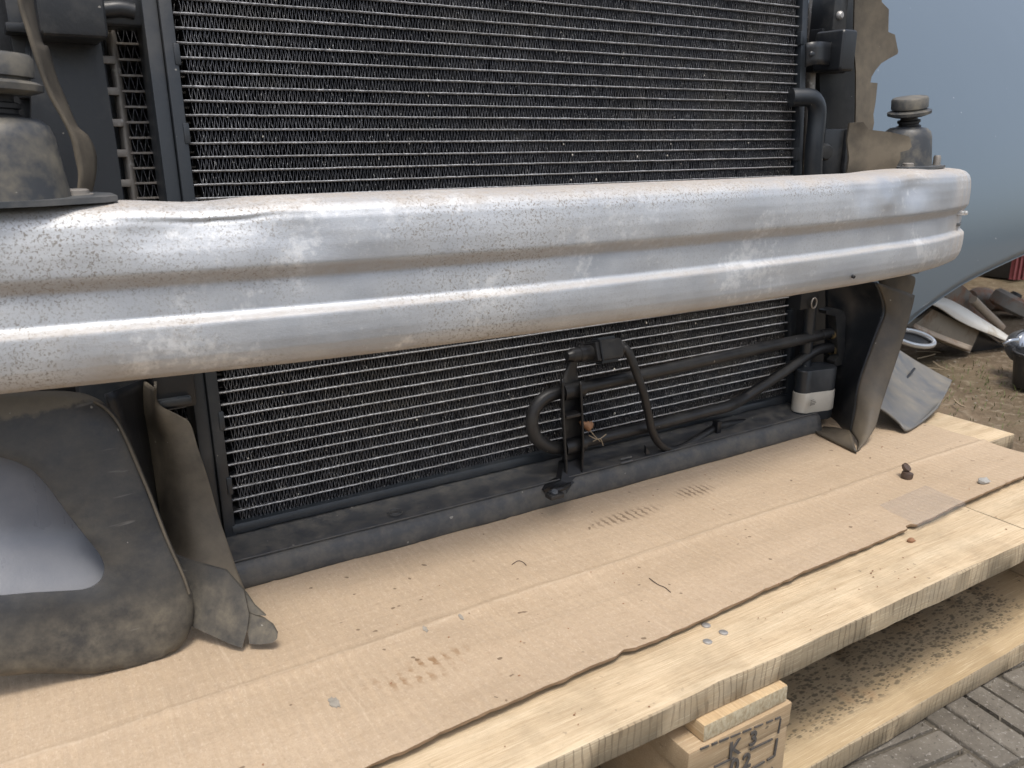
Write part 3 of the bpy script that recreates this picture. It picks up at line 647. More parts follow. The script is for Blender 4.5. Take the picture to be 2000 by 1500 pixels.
core_part('side_frame', [(0.8585, 0.8665, -0.022, VT, -0.022, 0.005), (0.8672, 0.8735, -0.022, VT, -0.034, 0.001)] + [(0.8560, 0.8620, 0.02 + k * 0.0665, 0.035 + k * 0.0665, -0.002, 0.0062) for k in range(7)], MAT['frame_plastic'], cond)
bm = bmesh.new()                                     # ragged bottom rail
n_ = 60; rows = []
for i in range(n_ + 1):
    X = 0.146 + (0.862 - 0.146) * i / n_
    j1 = 0.0016 * mn.noise(Vector((X * 40, 0, 0))) + 0.0012 * mn.noise(Vector((X * 130, 2, 0)))
    pr = [(-0.0092, -0.020), (-0.0092, 0.003), (-0.0100, 0.0052), (-0.0140 + j1 * .5, 0.0066), (-0.0178 + j1, 0.0062), (-0.0180 + j1, 0.002), (-0.016, -0.020)]
    rows.append([bm.verts.new(core(X, v, o)) for v, o in pr])
for a, b in zip(rows, rows[1:]):
    for k in range(6): bm.faces.new((a[k], a[k + 1], b[k + 1], b[k]))
me = from_bm('bottom_rail', bm); auto_smooth(me, 40); put('bottom_rail', me, MAT['frame_plastic'], cond)
# flat tubes
def tube_mesh(seed):
    rr = random.Random(seed); n_ = 120; vs_ = []; fs = []; fm = []
    for i in range(n_ + 1):
        X = XL + (XR - XL) * i / n_
        a = mn.noise(Vector((X * 30, seed * 3.7, 0))) * 0.00022 + mn.noise(Vector((X * 160, seed * 3.7, 1))) * 0.00022
        b = abs(mn.noise(Vector((X * 220, seed * 2.7, 2)))) * 0.00035
        for v, o in ((0.0008 + b, 0.0006), (0.0002, 0.0014), (-0.0008 - b * .6, 0.0006), (-0.0008, -0.016), (0.0008, -0.016)):
            q = core(X, v + a, o) - CO; vs_.append(q)
    for i in range(n_):
        for k in range(5): fs.append((i * 5 + k, i * 5 + (k + 1) % 5, (i + 1) * 5 + (k + 1) % 5, (i + 1) * 5 + k)); fm.append(0 if k < 2 else 1)
    me = mesh('tube', vs_, fs, fmat=fm); auto_smooth(me, 60); me.materials.append(MAT['tube_metal']); me.materials.append(MAT['fin_metal']); return me
def fin_mesh(seed, x0, x1, fold, h, depth, mat, edge=0.00017):
    rr = random.Random(seed); vs_ = []; fs = []; X = x0; k = 0
    lean = 0.0
    while X < x1:
        lean = 0.86 * lean + rr.gauss(0, 0.00014)
        up = k % 2
        crush = -0.0016 * rr.random() if rr.random() < 0.03 else 0
        for u in (0.0, 0.5, 1.0):
            vv = (u if up else 1 - u) * h
            bend = math.sin(u * math.pi) * (lean + rr.gauss(0, 0.00010)) * 1.7
            xx = X + fold * (0.5 + 0.36 * ((u - 0.5) * 2)) * 1.0 + bend
            fo = -0.0009 + crush + rr.gauss(0, 0.0003)
            vs_.append(core(xx - edge, 0.0009 + vv, fo) - CO)
            vs_.append(core(xx + edge, 0.0009 + vv, fo) - CO)
            vs_.append(core(xx + rr.gauss(0, 0.00008), 0.0009 + vv, -depth) - CO)
        X += fold * rr.uniform(0.9, 1.1); k += 1
    m = len(vs_) // 3; fm = []
    for i in range(m - 1):
        fs += [(3 * i, 3 * i + 1, 3 * i + 4, 3 * i + 3), (3 * i + 1, 3 * i + 2, 3 * i + 5, 3 * i + 4)]; fm += [1, 0]
    me = mesh('fin', vs_, fs, fmat=fm); me.materials.append(mat); me.materials.append(MAT['fin_edge']); return me
tubes = [tube_mesh(s) for s in range(7)]
fins = [fin_mesh(s + 20, XL + 0.0055, XR - 0.004, 0.00168, PITCH - 0.0018, 0.0145, MAT['fin_metal']) for s in range(9)]
for k in range(-1, NT_ROWS):
    p = CO + CV * (k * PITCH)
    if k >= 0: put('tube', tubes[(k * 5) % 7], None, cond, p)
    put('fin_strip', fins[(k * 4 + k // 9) % 9], None, cond, p + Vector((0.0004 * math.sin(k * 2.3), 0, 0)))
bm = bmesh.new(); rr = random.Random(21)               # insects, seeds and mud flecks stuck in the fins
for k in range(70):
    X, V = rr.uniform(XL + .01, XR - .01), rr.choice((rr.uniform(0.0, 0.13), rr.uniform(0.26, 0.46))); s_ = rr.uniform(.0004, .0011) * (1.6 if rr.random() < .05 else 1)
    r_ = bmesh.ops.create_icosphere(bm, subdivisions=1, radius=1.0); a_ = rr.uniform(.5, 1.9)
    for v in r_['verts']: v.co = core(X + v.co.x * s_, V + v.co.y * s_ * a_, 0.0003 + v.co.z * s_ * .5)
t = NT('fleck'); MAT['fleck'] = t.done(t.mix(t.noise(90, 3, .6), (0.20, 0.185, 0.15), (0.58, 0.56, 0.50)), 0.8, 0.0)
tag(put('trapped_flecks', from_bm('trapped_flecks', bm), MAT['fleck'], cond), kind='stuff')
t = NT('mesh_black'); MAT['mesh_black'] = t.done((0.012, 0.012, 0.014), 0.7, 0.0)

# --- radiator behind the condenser
OFF = -0.055
def rxv(px, py): return cxv(px, py, OFF)
xh0, xh1 = rxv(226, 200)[0], rxv(247, 200)[0]
tank = core_part('radiator_tank', [(xh0 - 0.060, xh0 - 0.0035, -0.02, VT, OFF - 0.06, OFF + 0.006)], MAT['frame_plastic'], FE, 0.003)
bm = bmesh.new()
pts = [core((xh0 + xh1) / 2, -0.02 + i * (VT + 0.02) / 40, OFF - 0.004) for i in range(41)]
pipe_bm(bm, pts, (xh1 - xh0) / 2 * 1.05, 16)
me = from_bm('header_bar', bm); auto_smooth(me, 60); put('header_bar', me, MAT['header_metal'], tank)
for py in (55, 118, 179, 240, 299, 357, 800, 850, 900):
    px = 211 + (py - 118) * 0.131
    X, V = rxv(px, py); core_part('crimp_tab', [(X - 0.0075, X + 0.0045, V - 0.0035, V + 0.0025, OFF + 0.002, OFF + 0.0075)], MAT['header_metal'], tank, 0.0008)
rp = 0.0122
rt = bmesh.new(); core_box(rt, 0.0, 0.86, -0.0009, 0.0009, -0.03, 0.0, 0.0003)
bmesh.ops.translate(rt, vec=-CO, verts=rt.verts); rtm = from_bm('radiator_tube', rt)
rtm.transform(Matrix.Translation((xh1 - 0.002, 0, 0))); rtm.materials.append(MAT['header_metal'])
rfm = [fin_mesh(60 + s, xh1, xh1 + 0.865, 0.0030, rp - 0.0018, 0.012, MAT['fin_metal']) for s in range(2)]
for k in range(40):
    p = CO + CV * (k * rp - 0.01) + CN * OFF
    put('radiator_tube', rtm, None, tank, p); put('radiator_fin', rfm[k % 2], None, tank, p)
core_part('rear_shroud', [(0.02, 1.0, -0.03, VT + .01, OFF - 0.09, OFF - 0.034)], MAT['deep_plastic'], FE, 0.003)
# right header strip of the radiator
xr0, xr1 = cxv(1577, 100, -0.022)[0], cxv(1592, 100, -0.022)[0]
bm = bmesh.new(); pipe_bm(bm, [core((xr0 + xr1) / 2 + 0.001, -0.02 + i * (VT + 0.02) / 40, -0.022) for i in range(41)], 0.0058, 14)
me = from_bm('header_bar', bm); auto_smooth(me, 60); put('header_bar', me, MAT['header_metal'], FE)

# --- black side panel, brackets at upper left
def core_outline(pxs, off): return [cpt(px, py, off) for px, py in pxs]
PL = -0.030
plate('side_panel', core_outline([(62, -40), (186, -40), (196, 75), (208, 160), (226, 275), (242, 395), (238, 520), (60, 520)], PL), CN * -0.02, MAT['black_plastic'], FE)
a = cpt(78, 72, 0.01); b = cpt(193, -40, 0.01)
box('carrier_box', (a.x, a.y - 0.012, a.z + 0.0), (b.x, a.y + 0.05, b.z), MAT['black_plastic'], FE, 0.004, 3)
a = cpt(192, 50, -0.012); b = cpt(274, -30, -0.012)
bx_ = box('cross_bracket', (a.x - .002, a.y - 0.004, a.z), (b.x + 0.003, a.y + 0.03, b.z), MAT['black_plastic'], FE, 0.004, 3)
pipe('bracket_rib', [aty(200, 20, a.y - 0.005), aty(235, 17, a.y - 0.005), aty(262, 22, a.y - 0.005)], 0.006, MAT['black_plastic'], bx_)
a = cpt(12, 62, -0.02); b = cpt(46, 44, -0.02); box('carrier_ledge', (a.x, a.y, a.z), (b.x + .004, a.y + 0.03, b.z), MAT['black_plastic'], FE, 0.002)
a = cpt(26, 110, -0.05); b = cpt(62, -40, -0.05); box('carrier_post', (a.x, a.y, a.z - .03), (b.x, a.y + 0.03, b.z), MAT['black_plastic'], FE, 0.002)
box('headlamp_carrier', (-0.24, 0.445, 0.10), (0.075, 0.47, 0.56), MAT['deep_plastic'], FE, 0.004)
# dusty edge-on flap between the mount and the panel
lf = [(36, -30), (40, 10), (55, 60), (70, 110), (96, 180), (124, 232), (141, 270), (150, 310), (156, 345), (150, 395)]
rt_ = [(60, -30), (64, 10), (72, 50), (82, 87), (93, 95), (108, 150), (128, 198), (150, 248), (170, 266), (185, 300), (184, 345), (172, 395)]
loft('edge_flap', [[aty(px, py, 0.290) for px, py in lf], [aty(px, py, 0.325) for px, py in rt_]], MAT['dusty_flap'], FE, 60, 5, 0.0022, 0.0006)

# --- right-hand brackets, pipe and jagged flap
YR = 0.372
plate('side_panel', [aty(px, py, 0.40) for px, py in ((1597, -30), (1672, -30), (1676, 60), (1672, 240), (1668, 400), (1606, 400))], (0, 0.012, 0), MAT['black_plastic'], FE)
a, b = aty(1620, 60, YR), aty(1656, -30, YR); cb = box('upper_bracket', (a.x, YR - 0.004, a.z), (b.x, YR + 0.03, b.z), MAT['black_plastic'], FE, 0.002)
p = aty(1640, 30, YR - 0.005); lathe('screw', [(0, .004), (.003, .0038), (.0048, .002), (.005, 0), (.005, -.002)], p, MAT['steel'], cb, (0, -1, 0), 16)
a, b = aty(1641, 138, YR - 0.03), aty(1678, 58, YR - 0.03); box('guide_box', (a.x, YR - 0.03, a.z), (b.x, YR + 0.012, b.z), MAT['black_plastic'], FE, 0.005, 3)
a, b = aty(1600, 140, YR + .005), aty(1662, 60, YR + .005); box('guide_socket', (a.x, YR + 0.006, a.z), (b.x, YR + 0.026, b.z), MAT['deep_plastic'], FE, 0.002)
# curved clip with a thumb dimple
cl = []
for i in range(13):
    u = i / 12; pu = aty(1573 + 50 * u, 84 - 3 * math.sin(u * math.pi), 0.356 + 0.006 * u - 0.010 * math.sin(u * math.pi)); pl = aty(1573 + 47 * u, 131 - 4 * math.sin(u * math.pi) - 3 * u, 0.356 + 0.006 * u - 0.010 * math.sin(u * math.pi)); cl.append((pu, pl))
clip = loft('retaining_clip', [[c_[0] for c_ in cl], [c_[1] for c_ in cl]], MAT['black_plastic'], FE, 24, 4, 0.004)
p = aty(1592, 106, 0.350); bm = bmesh.new(); bmesh.ops.create_uvsphere(bm, u_segments=14, v_segments=8, radius=1.0)
for v in bm.verts: v.co = Vector((v.co.x * 0.010, v.co.y * 0.003, v.co.z * 0.005)) + p
me = from_bm('clip_boss', bm); auto_smooth(me, 80); put('clip_boss', me, MAT['frame_plastic'], clip)
pipe('coolant_pipe', [aty(1545, 190, 0.362), aty(1572, 190, 0.355), aty(1586, 193, 0.352), aty(1595, 208, 0.351), aty(1595, 235, 0.351), aty(1590, 290, 0.350), aty(1588, 345, 0.350), aty(1588, 420, 0.350)], 0.0105, MAT['frame_plastic'], FE, 16)
a, b = aty(1598, 345, YR), aty(1660, 252, YR); lp = box('lower_bracket', (a.x, YR - 0.004, a.z - .02), (b.x, YR + 0.03, b.z), MAT['black_plastic'], FE, 0.002)
a, b = aty(1640, 345, YR - .005), aty(1660, 252, YR - .005); box('bracket_rim', (a.x, YR - 0.010, a.z - .02), (b.x, YR - 0.0045, b.z), MAT['black_plastic'], lp, 0.0015)
p = aty(1606, 297, YR - 0.006); pgp = lathe('clip_peg', [(0, .012), (.008, .011), (.0105, .006), (.0105, -.004)], p, MAT['black_plastic'], lp, (-0.35, -1, 0), 20)
jag = [(1664, -30), (1716, -30), (1722, 4), (1738, 18), (1740, 62), (1754, 67), (1762, 100), (1760, 105), (1744, 113), (1726, 123), (1713, 137), (1704, 150), (1701, 161), (1716, 162), (1709, 200), (1703, 224), (1704, 240), (1701, 253), (1700, 300), (1698, 345), (1698, 400), (1665, 400), (1662, 330), (1665, 240), (1672, 140), (1668, 50)]
def jb(c): 
    u = (c.x - 0.99); return c + Vector((0, 0.003 * math.sin(c.z * 30) + 0.05 * u, 0))
plate('jagged_flap', [aty(px, py, 0.365) for px, py in jag], (0.0008, 0.0024, 0), MAT['dusty_flap'], FE, bend=jb)

plate('flap_tooth', [aty(px, py, 0.262 - (px - 1660) * 0.00025) for px, py in ((1662, 240), (1690, 238), (1702, 253), (1740, 258), (1771, 266), (1775, 272), (1775, 286), (1768, 293), (1753, 297), (1752, 310), (1746, 330), (1700, 338), (1662, 342))], (0.0006, 0.0024, 0), MAT['dusty_flap'], FE, bend=lambda c: c + Vector((0, 0.004 * math.sin(c.x * 55) + 0.0015 * math.sin(c.z * 160), 0)))
# --- bumper beam: hollow pressed section swept along a bowed line, dented at both ends
def beam_y(X):
    d = X - 0.505; y_ = 0.1690 + 0.155 * d * d
    if X > 0.84: y_ += 0.70 * (X - 0.84) ** 2
    return y_
SEC = [  # (outward from the front line, z)
 (-0.066, 0.3270), (-0.050, 0.3288), (-0.030, 0.3292), (-0.016, 0.3282), (-0.008, 0.3258), (-0.0035, 0.3218), (-0.0010, 0.3165), (0.0006, 0.3080), (0.0012, 0.3000), (0.0010, 0.2920),
 (0.0008, 0.2884), (0.0002, 0.2870), (-0.0008, 0.2858), (-0.0046, 0.2802), (-0.0053, 0.2792), (-0.0056, 0.2780), (-0.0052, 0.2700), (-0.0050, 0.2615), (-0.0050, 0.2598), (-0.0045, 0.2588), (-0.0008, 0.2560), (0.0004, 0.2552), (0.0010, 0.2538),
 (0.0014, 0.2470), (0.0014, 0.2400), (0.0006, 0.2335), (-0.0014, 0.2284), (-0.0050, 0.2232), (-0.0110, 0.2194), (-0.0220, 0.2178), (-0.045, 0.2182), (-0.066, 0.2195)]
def dent(X, z_):
    """(push back, push down)"""
    d = 0.0; e = 0.0
    d += 0.0034 * math.exp(-((X - 0.120) / 0.034) ** 2 - ((z_ - 0.316) / 0.016) ** 2)
    d += 0.0022 * math.exp(-((X - 0.085) / 0.018) ** 2 - ((z_ - 0.310) / 0.012) ** 2)
    d += 0.0028 * math.exp(-((X - 0.172) / 0.020) ** 2 - ((z_ - 0.306) / 0.014) ** 2)
    zc = 0.3205 - 0.0022 * math.exp(-((X - 0.112) / 0.012) ** 2) + 0.0010 * math.sin((X - 0.10) * 120)
    d += 0.0026 * math.exp(-((X - 0.125) / 0.034) ** 2) / (1 + math.exp(max(-40, min(40, (z_ - zc) / 0.0005)))) * math.exp(-max(0, zc - z_) / 0.012)
    e += 0.0030 * math.exp(-((X - 0.120) / 0.030) ** 2) * max(0, (z_ - 0.30) / 0.03)
    d += 0.0080 * math.exp(-((X - 0.835) / 0.030) ** 2 - ((z_ - 0.312) / 0.015) ** 2)
    d -= 0.0022 * math.exp(-((X - 0.775) / 0.010) ** 2 - ((z_ - 0.303) / 0.009) ** 2)
    d += 0.0042 * math.exp(-((X - 0.735) / 0.018) ** 2 - ((z_ - 0.312) / 0.018) ** 2)
    d += 0.0022 * math.exp(-((X - 0.62) / 0.05) ** 2 - ((z_ - 0.24) / 0.012) ** 2)
    e -= 0.0025 * math.exp(-((X - 0.86) / 0.05) ** 2) * max(0, (z_ - 0.30) / 0.03)
    d += 0.0014 * mn.noise(Vector((X * 8, z_ * 18, 0))) + 0.0006 * mn.noise(Vector((X * 26, z_ * 45, 4)))
    return d, e
sec = resample([Vector((0, -o, z_)) for o, z_ in SEC], 170)
BX0, BX1 = -0.035, 1.016; NB = 300; vs_ = []; fs = []; m = len(sec)
cap_r = 0.030
for i in range(NB + 1):
    u = i / NB; X = BX0 + (BX1 - BX0) * u
    k = max(0.0, (X - (BX1 - cap_r)) / cap_r); rnd_ = 1 - math.sqrt(max(0.0, 1 - k * k)) if k > 0 else 0.0
    for p in sec:
        zc = 0.273; z_ = p.z; o = p.y
        d, e = dent(X, z_)
        zz_ = zc + (z_ - zc) * (1 - 0.12 * rnd_); yy = beam_y(X) + o + d + 0.014 * rnd_
        vs_.append(Vector((X, yy, zz_ - e)))
for i in range(NB):
    for j in range(m - 1): fs.append((i * m + j, (i + 1) * m + j, (i + 1) * m + j + 1, i * m + j + 1))
    fs.append((i * m + m - 1, (i + 1) * m + m - 1, (i + 1) * m, i * m))
fs.append(tuple(NB * m + j for j in range(m))[::-1]); fs.append(tuple(range(m)))
me = mesh('bumper_beam', vs_, fs); auto_smooth(me, 50)
bm = bmesh.new(); bm.from_mesh(me); bmesh.ops.recalc_face_normals(bm, faces=bm.faces); bm.to_mesh(me); bm.free()
beam = put('bumper_beam', me, MAT['aluminium'], FE)
p = aty(1668, 541, beam_y(0.70)); lathe('pin_hole', [(0, .0005), (.0016, .0006), (.0019, -.002)], p, MAT['mesh_black'], beam, (0, -1, -0.3), 12)
# spring clip with two studs in the channel at the right end
yc = 0.2225
a = aty(1860, 440, yc); b = aty(1884, 402, yc)
bm = bmesh.new(); bm_box(bm, (a.x, yc - 0.003, a.z), (b.x + 0.006, yc + 0.003, b.z), 0.001); bm_box(bm, (a.x + .004, yc - 0.008, b.z - 0.002), (b.x + 0.009, yc + 0.002, b.z + 0.001), 0.0006); bm_box(bm, (a.x + .001, yc - 0.008, a.z - 0.0005), (b.x + 0.007, yc + 0.002, a.z + 0.002), 0.0006)
bmesh.ops.rotate(bm, cent=(a.x, yc, a.z), matrix=Matrix.Rotation(rad(28), 3, 'Z'), verts=bm.verts)
me = from_bm('end_clip', bm); auto_smooth(me); ec = put('end_clip', me, MAT['grey_plastic'], beam)
for px in (1871, 1878): lathe('stud', [(0, .007), (.0022, .0066), (.0028, .004), (.0028, -.004)], aty(px, 416, yc - 0.003 + (px - 1871) * .0006), MAT['chrome'], ec, (0.2, -1, 0.1), 12)
# dark tab under the beam's right end
a = aty(1778, 532, 0.235); box('beam_tab', (a.x, 0.235, a.z - .003), (a.x + 0.018, 0.255, a.z + .004), MAT['grey_plastic'], FE, 0.0008)

# --- mounts with adjustable rubber buffers on top of the beam
def mount(c, s, tilt, yaw, label, hs_):
    c = Vector(c); H = s * hs_
    dome = lathe('mount_dome', [(.0325 * s, 0), (.0322 * s, .004 * H), (.0305 * s, .020 * H), (.0285 * s, .040 * H), (.0262 * s, .048 * H), (.0215 * s, .0525 * H), (.012 * s, .054 * H), (0, .054 * H)], c, MAT['buffer_skin'], FE, (0, 0, 1), 48, 60)
    dome['label'] = label
    ax = Vector((math.sin(tilt) * math.cos(yaw), math.sin(tilt) * math.sin(yaw), math.cos(tilt))); t0 = c + Vector((0, 0, .052 * H))
    lathe('buffer_neck', [(.0145 * s, -.002 * H), (.0145 * s, .003 * H), (.0118 * s, .0045 * H), (.0118 * s, .007 * H), (.0135 * s, .008 * H), (.0135 * s, .011 * H), (.010 * s, .012 * H), (.010 * s, .019 * H)], t0, MAT['rubber'], dome, ax, 32)
    lathe('buffer_flange', [(0, .0165 * H), (.0180 * s, .0165 * H), (.0255 * s, .0195 * H), (.0258 * s, .0235 * H), (.022 * s, .0255 * H), (.019 * s, .0258 * H)], t0, MAT['buffer_skin'], dome, ax, 44)
    lathe('buffer_cap', [(.0185 * s, .0245 * H), (.0185 * s, .0280 * H), (.0215 * s, .0282 * H), (.0215 * s, .0400 * H), (.0198 * s, .0425 * H), (.010 * s, .0432 * H), (0, .0432 * H)], t0, MAT['buffer_skin'], dome, ax, 44)
    return dome
mL = mount((0.0165, 0.236, 0.3322), 1.02, rad(3), 0, 'large dusty buffer mount at the left end of the beam', 0.84)
mR = mount((0.9330, 0.272, 0.3322), 0.92, rad(10), rad(190), 'small dusty buffer mount at the right end of the beam', 0.88)
def flange(pts, z0, h, parent, mat):
    return plate('mount_flange', [Vector((x_, y_, z0)) for x_, y_ in pts], (0, 0, h), mat, parent)
flange([(-0.05, 0.205), (-0.02, 0.200), (0.03, 0.202), (0.066, 0.214), (0.0735, 0.222), (0.0735, 0.250), (0.06, 0.272), (-0.05, 0.275)], 0.3296, 0.0034, mL, MAT['grey_plastic'])
flange([(0.872, 0.225), (0.905, 0.222), (0.955, 0.236), (0.975, 0.246), (0.975, 0.275), (0.94, 0.305), (0.872, 0.30)], 0.3300, 0.0028, mR, MAT['grey_plastic'])
for (x_, y_, h, r_, pr) in ((0.052, 0.243, 0.0030, 0.0085, mL), (0.893, 0.240, 0.0035, 0.006, mR), (0.966, 0.252, 0.0105, 0.0042, mR)):
    lathe('bolt', [(0, h), (r_ * .8, h), (r_, h * .75), (r_ * 1.0, 0), (r_ * 1.3, 0), (r_ * 1.3, -.002)], (x_, y_, 0.3334), MAT['header_metal'], pr, (0, 0, 1), 14)

# --- under tray
TP = [(0.2965, 0.0030), (0.2950, 0.0075), (0.2962, 0.0140), (0.2990, 0.0225), (0.3025, 0.0262), (0.3080, 0.0272), (0.3250, 0.0285), (0.3440, 0.0320), (0.3560, 0.0335), (0.3900, 0.0340)]
tp = resample([Vector((0, a_, b_)) for a_, b_ in TP], 26); n_ = 80; vs_ = []
for i in range(n_ + 1):
    X = 0.125 + (0.868 - 0.125) * i / n_
    for p in tp:
        w_ = 0.0006 * mn.noise(Vector((X * 12, p.y * 40, 1)))
        vs_.append(Vector((X, p.y - 0.002 * math.sin(i / n_ * math.pi) + w_, p.z + w_)))
m = len(tp); fs = [(i * m + j, (i + 1) * m + j, (i + 1) * m + j + 1, i * m + j + 1) for i in range(n_) for j in range(m - 1)]
me = mesh('under_tray', vs_, fs); auto_smooth(me, 45); tray = put('under_tray', me, MAT['tray_skin'], FE)
s = tray.modifiers.new('solid', 'SOLIDIFY'); s.thickness = 0.0025; s.offset = -1
ln_ = [Vector((0.125 + 0.743 * i / 30, 0.3040 - 0.002 * math.sin(i / 30 * math.pi), 0.0276)) for i in range(31)]
pipe('tray_bead', ln_, 0.0008, MAT['tray_skin'], tray, 6, 0)
for r_ in (0.006, 0.0045, 0.0028):                   # faint moulded rings on the tray
    c0 = atz(772, 1000, 0.0305); bm = bmesh.new(); pipe_bm(bm, [c0 + Vector((r_ * 1.2 * math.cos(a_ * math.pi / 12), r_ * math.sin(a_ * math.pi / 12), r_ * .1 * math.sin(a_ * math.pi / 12))) for a_ in range(25)], 0.00035, 6)
    put('moulded_ring', from_bm('moulded_ring', bm), MAT['tray_skin'], tray)
for k in (0, 1):
    c0 = atz(1222 + k * 2, 894 + k * 7, 0.0305); box('scuff', (c0.x - .008, c0.y - .0012, c0.z - .001), (c0.x + .008, c0.y + .0006, c0.z + .0006), MAT['loose_skin'], tray, 0.0002)
# upright clip tooth on the tray
c0 = atz(1262, 888, 0.030); plate('tray_tooth', [c0, c0 + Vector((0.006, 0, 0)), c0 + Vector((0, 0, 0.009))], (0.002, 0.006, 0), MAT['black_plastic'], tray)

# --- oil cooler pipe loop with bracket, sensor plug, wire, dryer bottle
YP = 0.318
lp_px = [(1622, 650), (1605, 654), (1587, 658), (1437, 691), (1287, 725), (1137, 757), (1100, 765), (1070, 774), (1050, 790), (1040, 812), (1040, 838), (1051, 859), (1072, 872), (1100, 874), (1137, 864), (1287, 828), (1381, 804), (1420, 794), (1448, 781), (1475, 763), (1531, 726), (1575, 695), (1600, 682), (1622, 679)]
loop = pipe('cooler_pipe', [aty(px, py, YP + (0.012 if i > 17 or i < 3 else 0)) for i, (px, py) in enumerate(lp_px)], 0.0067, MAT['rubber'], FE, 18, 8)
for (px, py, q) in ((1626, 651, 1.0), (1630, 681, 1.0)):
    lathe('pipe_fitting', [(0, .010), (.0055, .010), (.0055, .002), (.0068, .0015), (.0068, -.004), (.0055, -.005), (.0055, -.012)], aty(px, py, YP + .013), MAT['brass'], loop, (1, 0.25, 0.05), 18)
# bracket: web with two ribs, collars for both pipes, foot
def py3(px, py, y=YP): return aty(px, py, y)
br_ = plate('pipe_bracket', [py3(1098, 752, YP - .001), py3(1132, 745, YP - .001), py3(1135, 800, YP - .001), py3(1136, 870, YP - .001), py3(1134, 925, YP - .001), py3(1108, 950, YP - .001), py3(1100, 935, YP - .001), py3(1102, 860, YP - .001), py3(1098, 800, YP - .001)], (0, 0.003, 0), MAT['rubber'], FE)
loft('bracket_rib', [[py3(1096, 740, YP + .006), py3(1098, 800, YP + .006), py3(1101, 870, YP + .006), py3(1102, 930, YP + .006), py3(1086, 952, YP + .006)], [py3(1099, 740, YP - .014), py3(1101, 800, YP - .015), py3(1104, 870, YP - .015), py3(1106, 925, YP - .014), py3(1090, 950, YP - .010)]], MAT['rubber'], br_, 26, 3, 0.0022)
loft('bracket_rib', [[py3(1131, 745, YP + .006), py3(1134, 800, YP + .006), py3(1136, 870, YP + .006), py3(1134, 925, YP + .006)], [py3(1134, 745, YP - .014), py3(1137, 800, YP - .015), py3(1139, 870, YP - .015), py3(1136, 922, YP - .012)]], MAT['rubber'], br_, 26, 3, 0.0022)
for (x0_, y0_, x1_, y1_) in ((1097, 766, 1136, 757), (1100, 874, 1138, 864)):
    bm = bmesh.new(); pipe_bm(bm, [py3(x0_, y0_, YP), py3(x1_, y1_, YP)], 0.0095, 20); me = from_bm('pipe_collar', bm); auto_smooth(me, 50); put('pipe_collar', me, MAT['rubber'], br_)
a = py3(1104, 818, YP - .012); box('bracket_bar', (a.x, YP - .014, a.z), (py3(1134, 815, YP - .012).x, YP - 0.002, a.z + 0.0035), MAT['rubber'], br_, 0.0008)
a = atz(1092, 966, 0.029); bm = bmesh.new()
loft('bracket_toe', [[py3(1102, 925, YP - .004), py3(1094, 945, YP - .008), a + Vector((-.010, .003, .003))], [py3(1134, 920, YP - .004), py3(1124, 938, YP - .008), a + Vector((.008, .004, .003))]], MAT['rubber'], br_, 14, 4, 0.004)
plate('bracket_toe', [aty(px, py, 0.2945 + max(0, 950 - py) * 0.00038) for px, py in ((1101, 905), (1136, 895), (1134, 930), (1116, 948), (1108, 962), (1096, 972), (1072, 972), (1062, 958), (1074, 948), (1096, 938))], (0, 0.009, 0), MAT['rubber'], br_)
bm_box(bm, (a.x - .012, a.y - .004, 0.0262), (a.x + .004, a.y + .008, 0.0312), 0.0015); me = from_bm('bracket_foot', bm); auto_smooth(me); ft = put('bracket_foot', me, MAT['rubber'], br_)
lathe('foot_screw', [(0, .002), (.0028, .0018), (.0036, .001), (.0036, -.001)], (a.x - .005, a.y + .001, 0.0325), MAT['grey_plastic'], ft, (0, -.4, 1), 14)
# arm up to the plug
loft('plug_arm', [[py3(1097, 750), py3(1101, 735), py3(1106, 722), py3(1113, 706), py3(1116, 700)], [py3(1133, 748), py3(1127, 735), py3(1125, 722), py3(1126, 706), py3(1128, 700)]], MAT['rubber'], br_, 16, 4, 0.003)
# sensor plug
A0, A1 = py3(1113, 695, YP - .004), py3(1216, 678, YP - .004); ax = (A1 - A0).normalized(); L = (A1 - A0).length
def seg_box(name, s0, s1, hw, hh, mat, parent, bev=0.0015):
    bm = bmesh.new(); bm_box(bm, (s0, -hw, -hh), (s1, hw, hh), bev, 2)
    q = Vector((1, 0, 0)).rotation_difference(ax); q2 = Matrix.Rotation(rad(-18), 3, 'X')
    for v in bm.verts: v.co = A0 + q @ (q2 @ v.co)
    me = from_bm(name, bm); auto_smooth(me, 35); return put(name, me, mat, parent)
plug = seg_box('sensor_plug', L * .47, L * .88, .0120, .0105, MAT['rubber'], FE, 0.0035)
seg_box('plug_collar', L * .38, L * .47, .0108, .0098, MAT['rubber'], plug); seg_box('plug_latch', L * .50, L * .82, .006, .0135, MAT['frame_plastic'], plug, 0.001)
seg_box('plug_rim', L * .445, L * .485, .0128, .0115, MAT['deep_plastic'], plug)
lathe('sensor_body', [(0, -.004), (.0045, -.004), (.0055, 0), (.0072, .002), (.0072, .010), (.0085, .011), (.0085, .018), (.0078, .019), (.0078, L * .40)], A0, MAT['rubber'], plug, ax, 24)
lathe('plug_boot', [(.0095, L * .86), (.0098, L * .93), (.0075, L * .96), (.006, L * 1.02), (0, L * 1.02)], A0, MAT['rubber'], plug, ax, 22)
loft('plug_tag', [[py3(1214, 677, YP - .008), py3(1220, 682, YP - .010), py3(1225, 692, YP - .009)], [py3(1219, 674, YP - .008), py3(1226, 679, YP - .010), py3(1230, 690, YP - .009)]], MAT['brass'], plug, 8, 2, 0.0012)
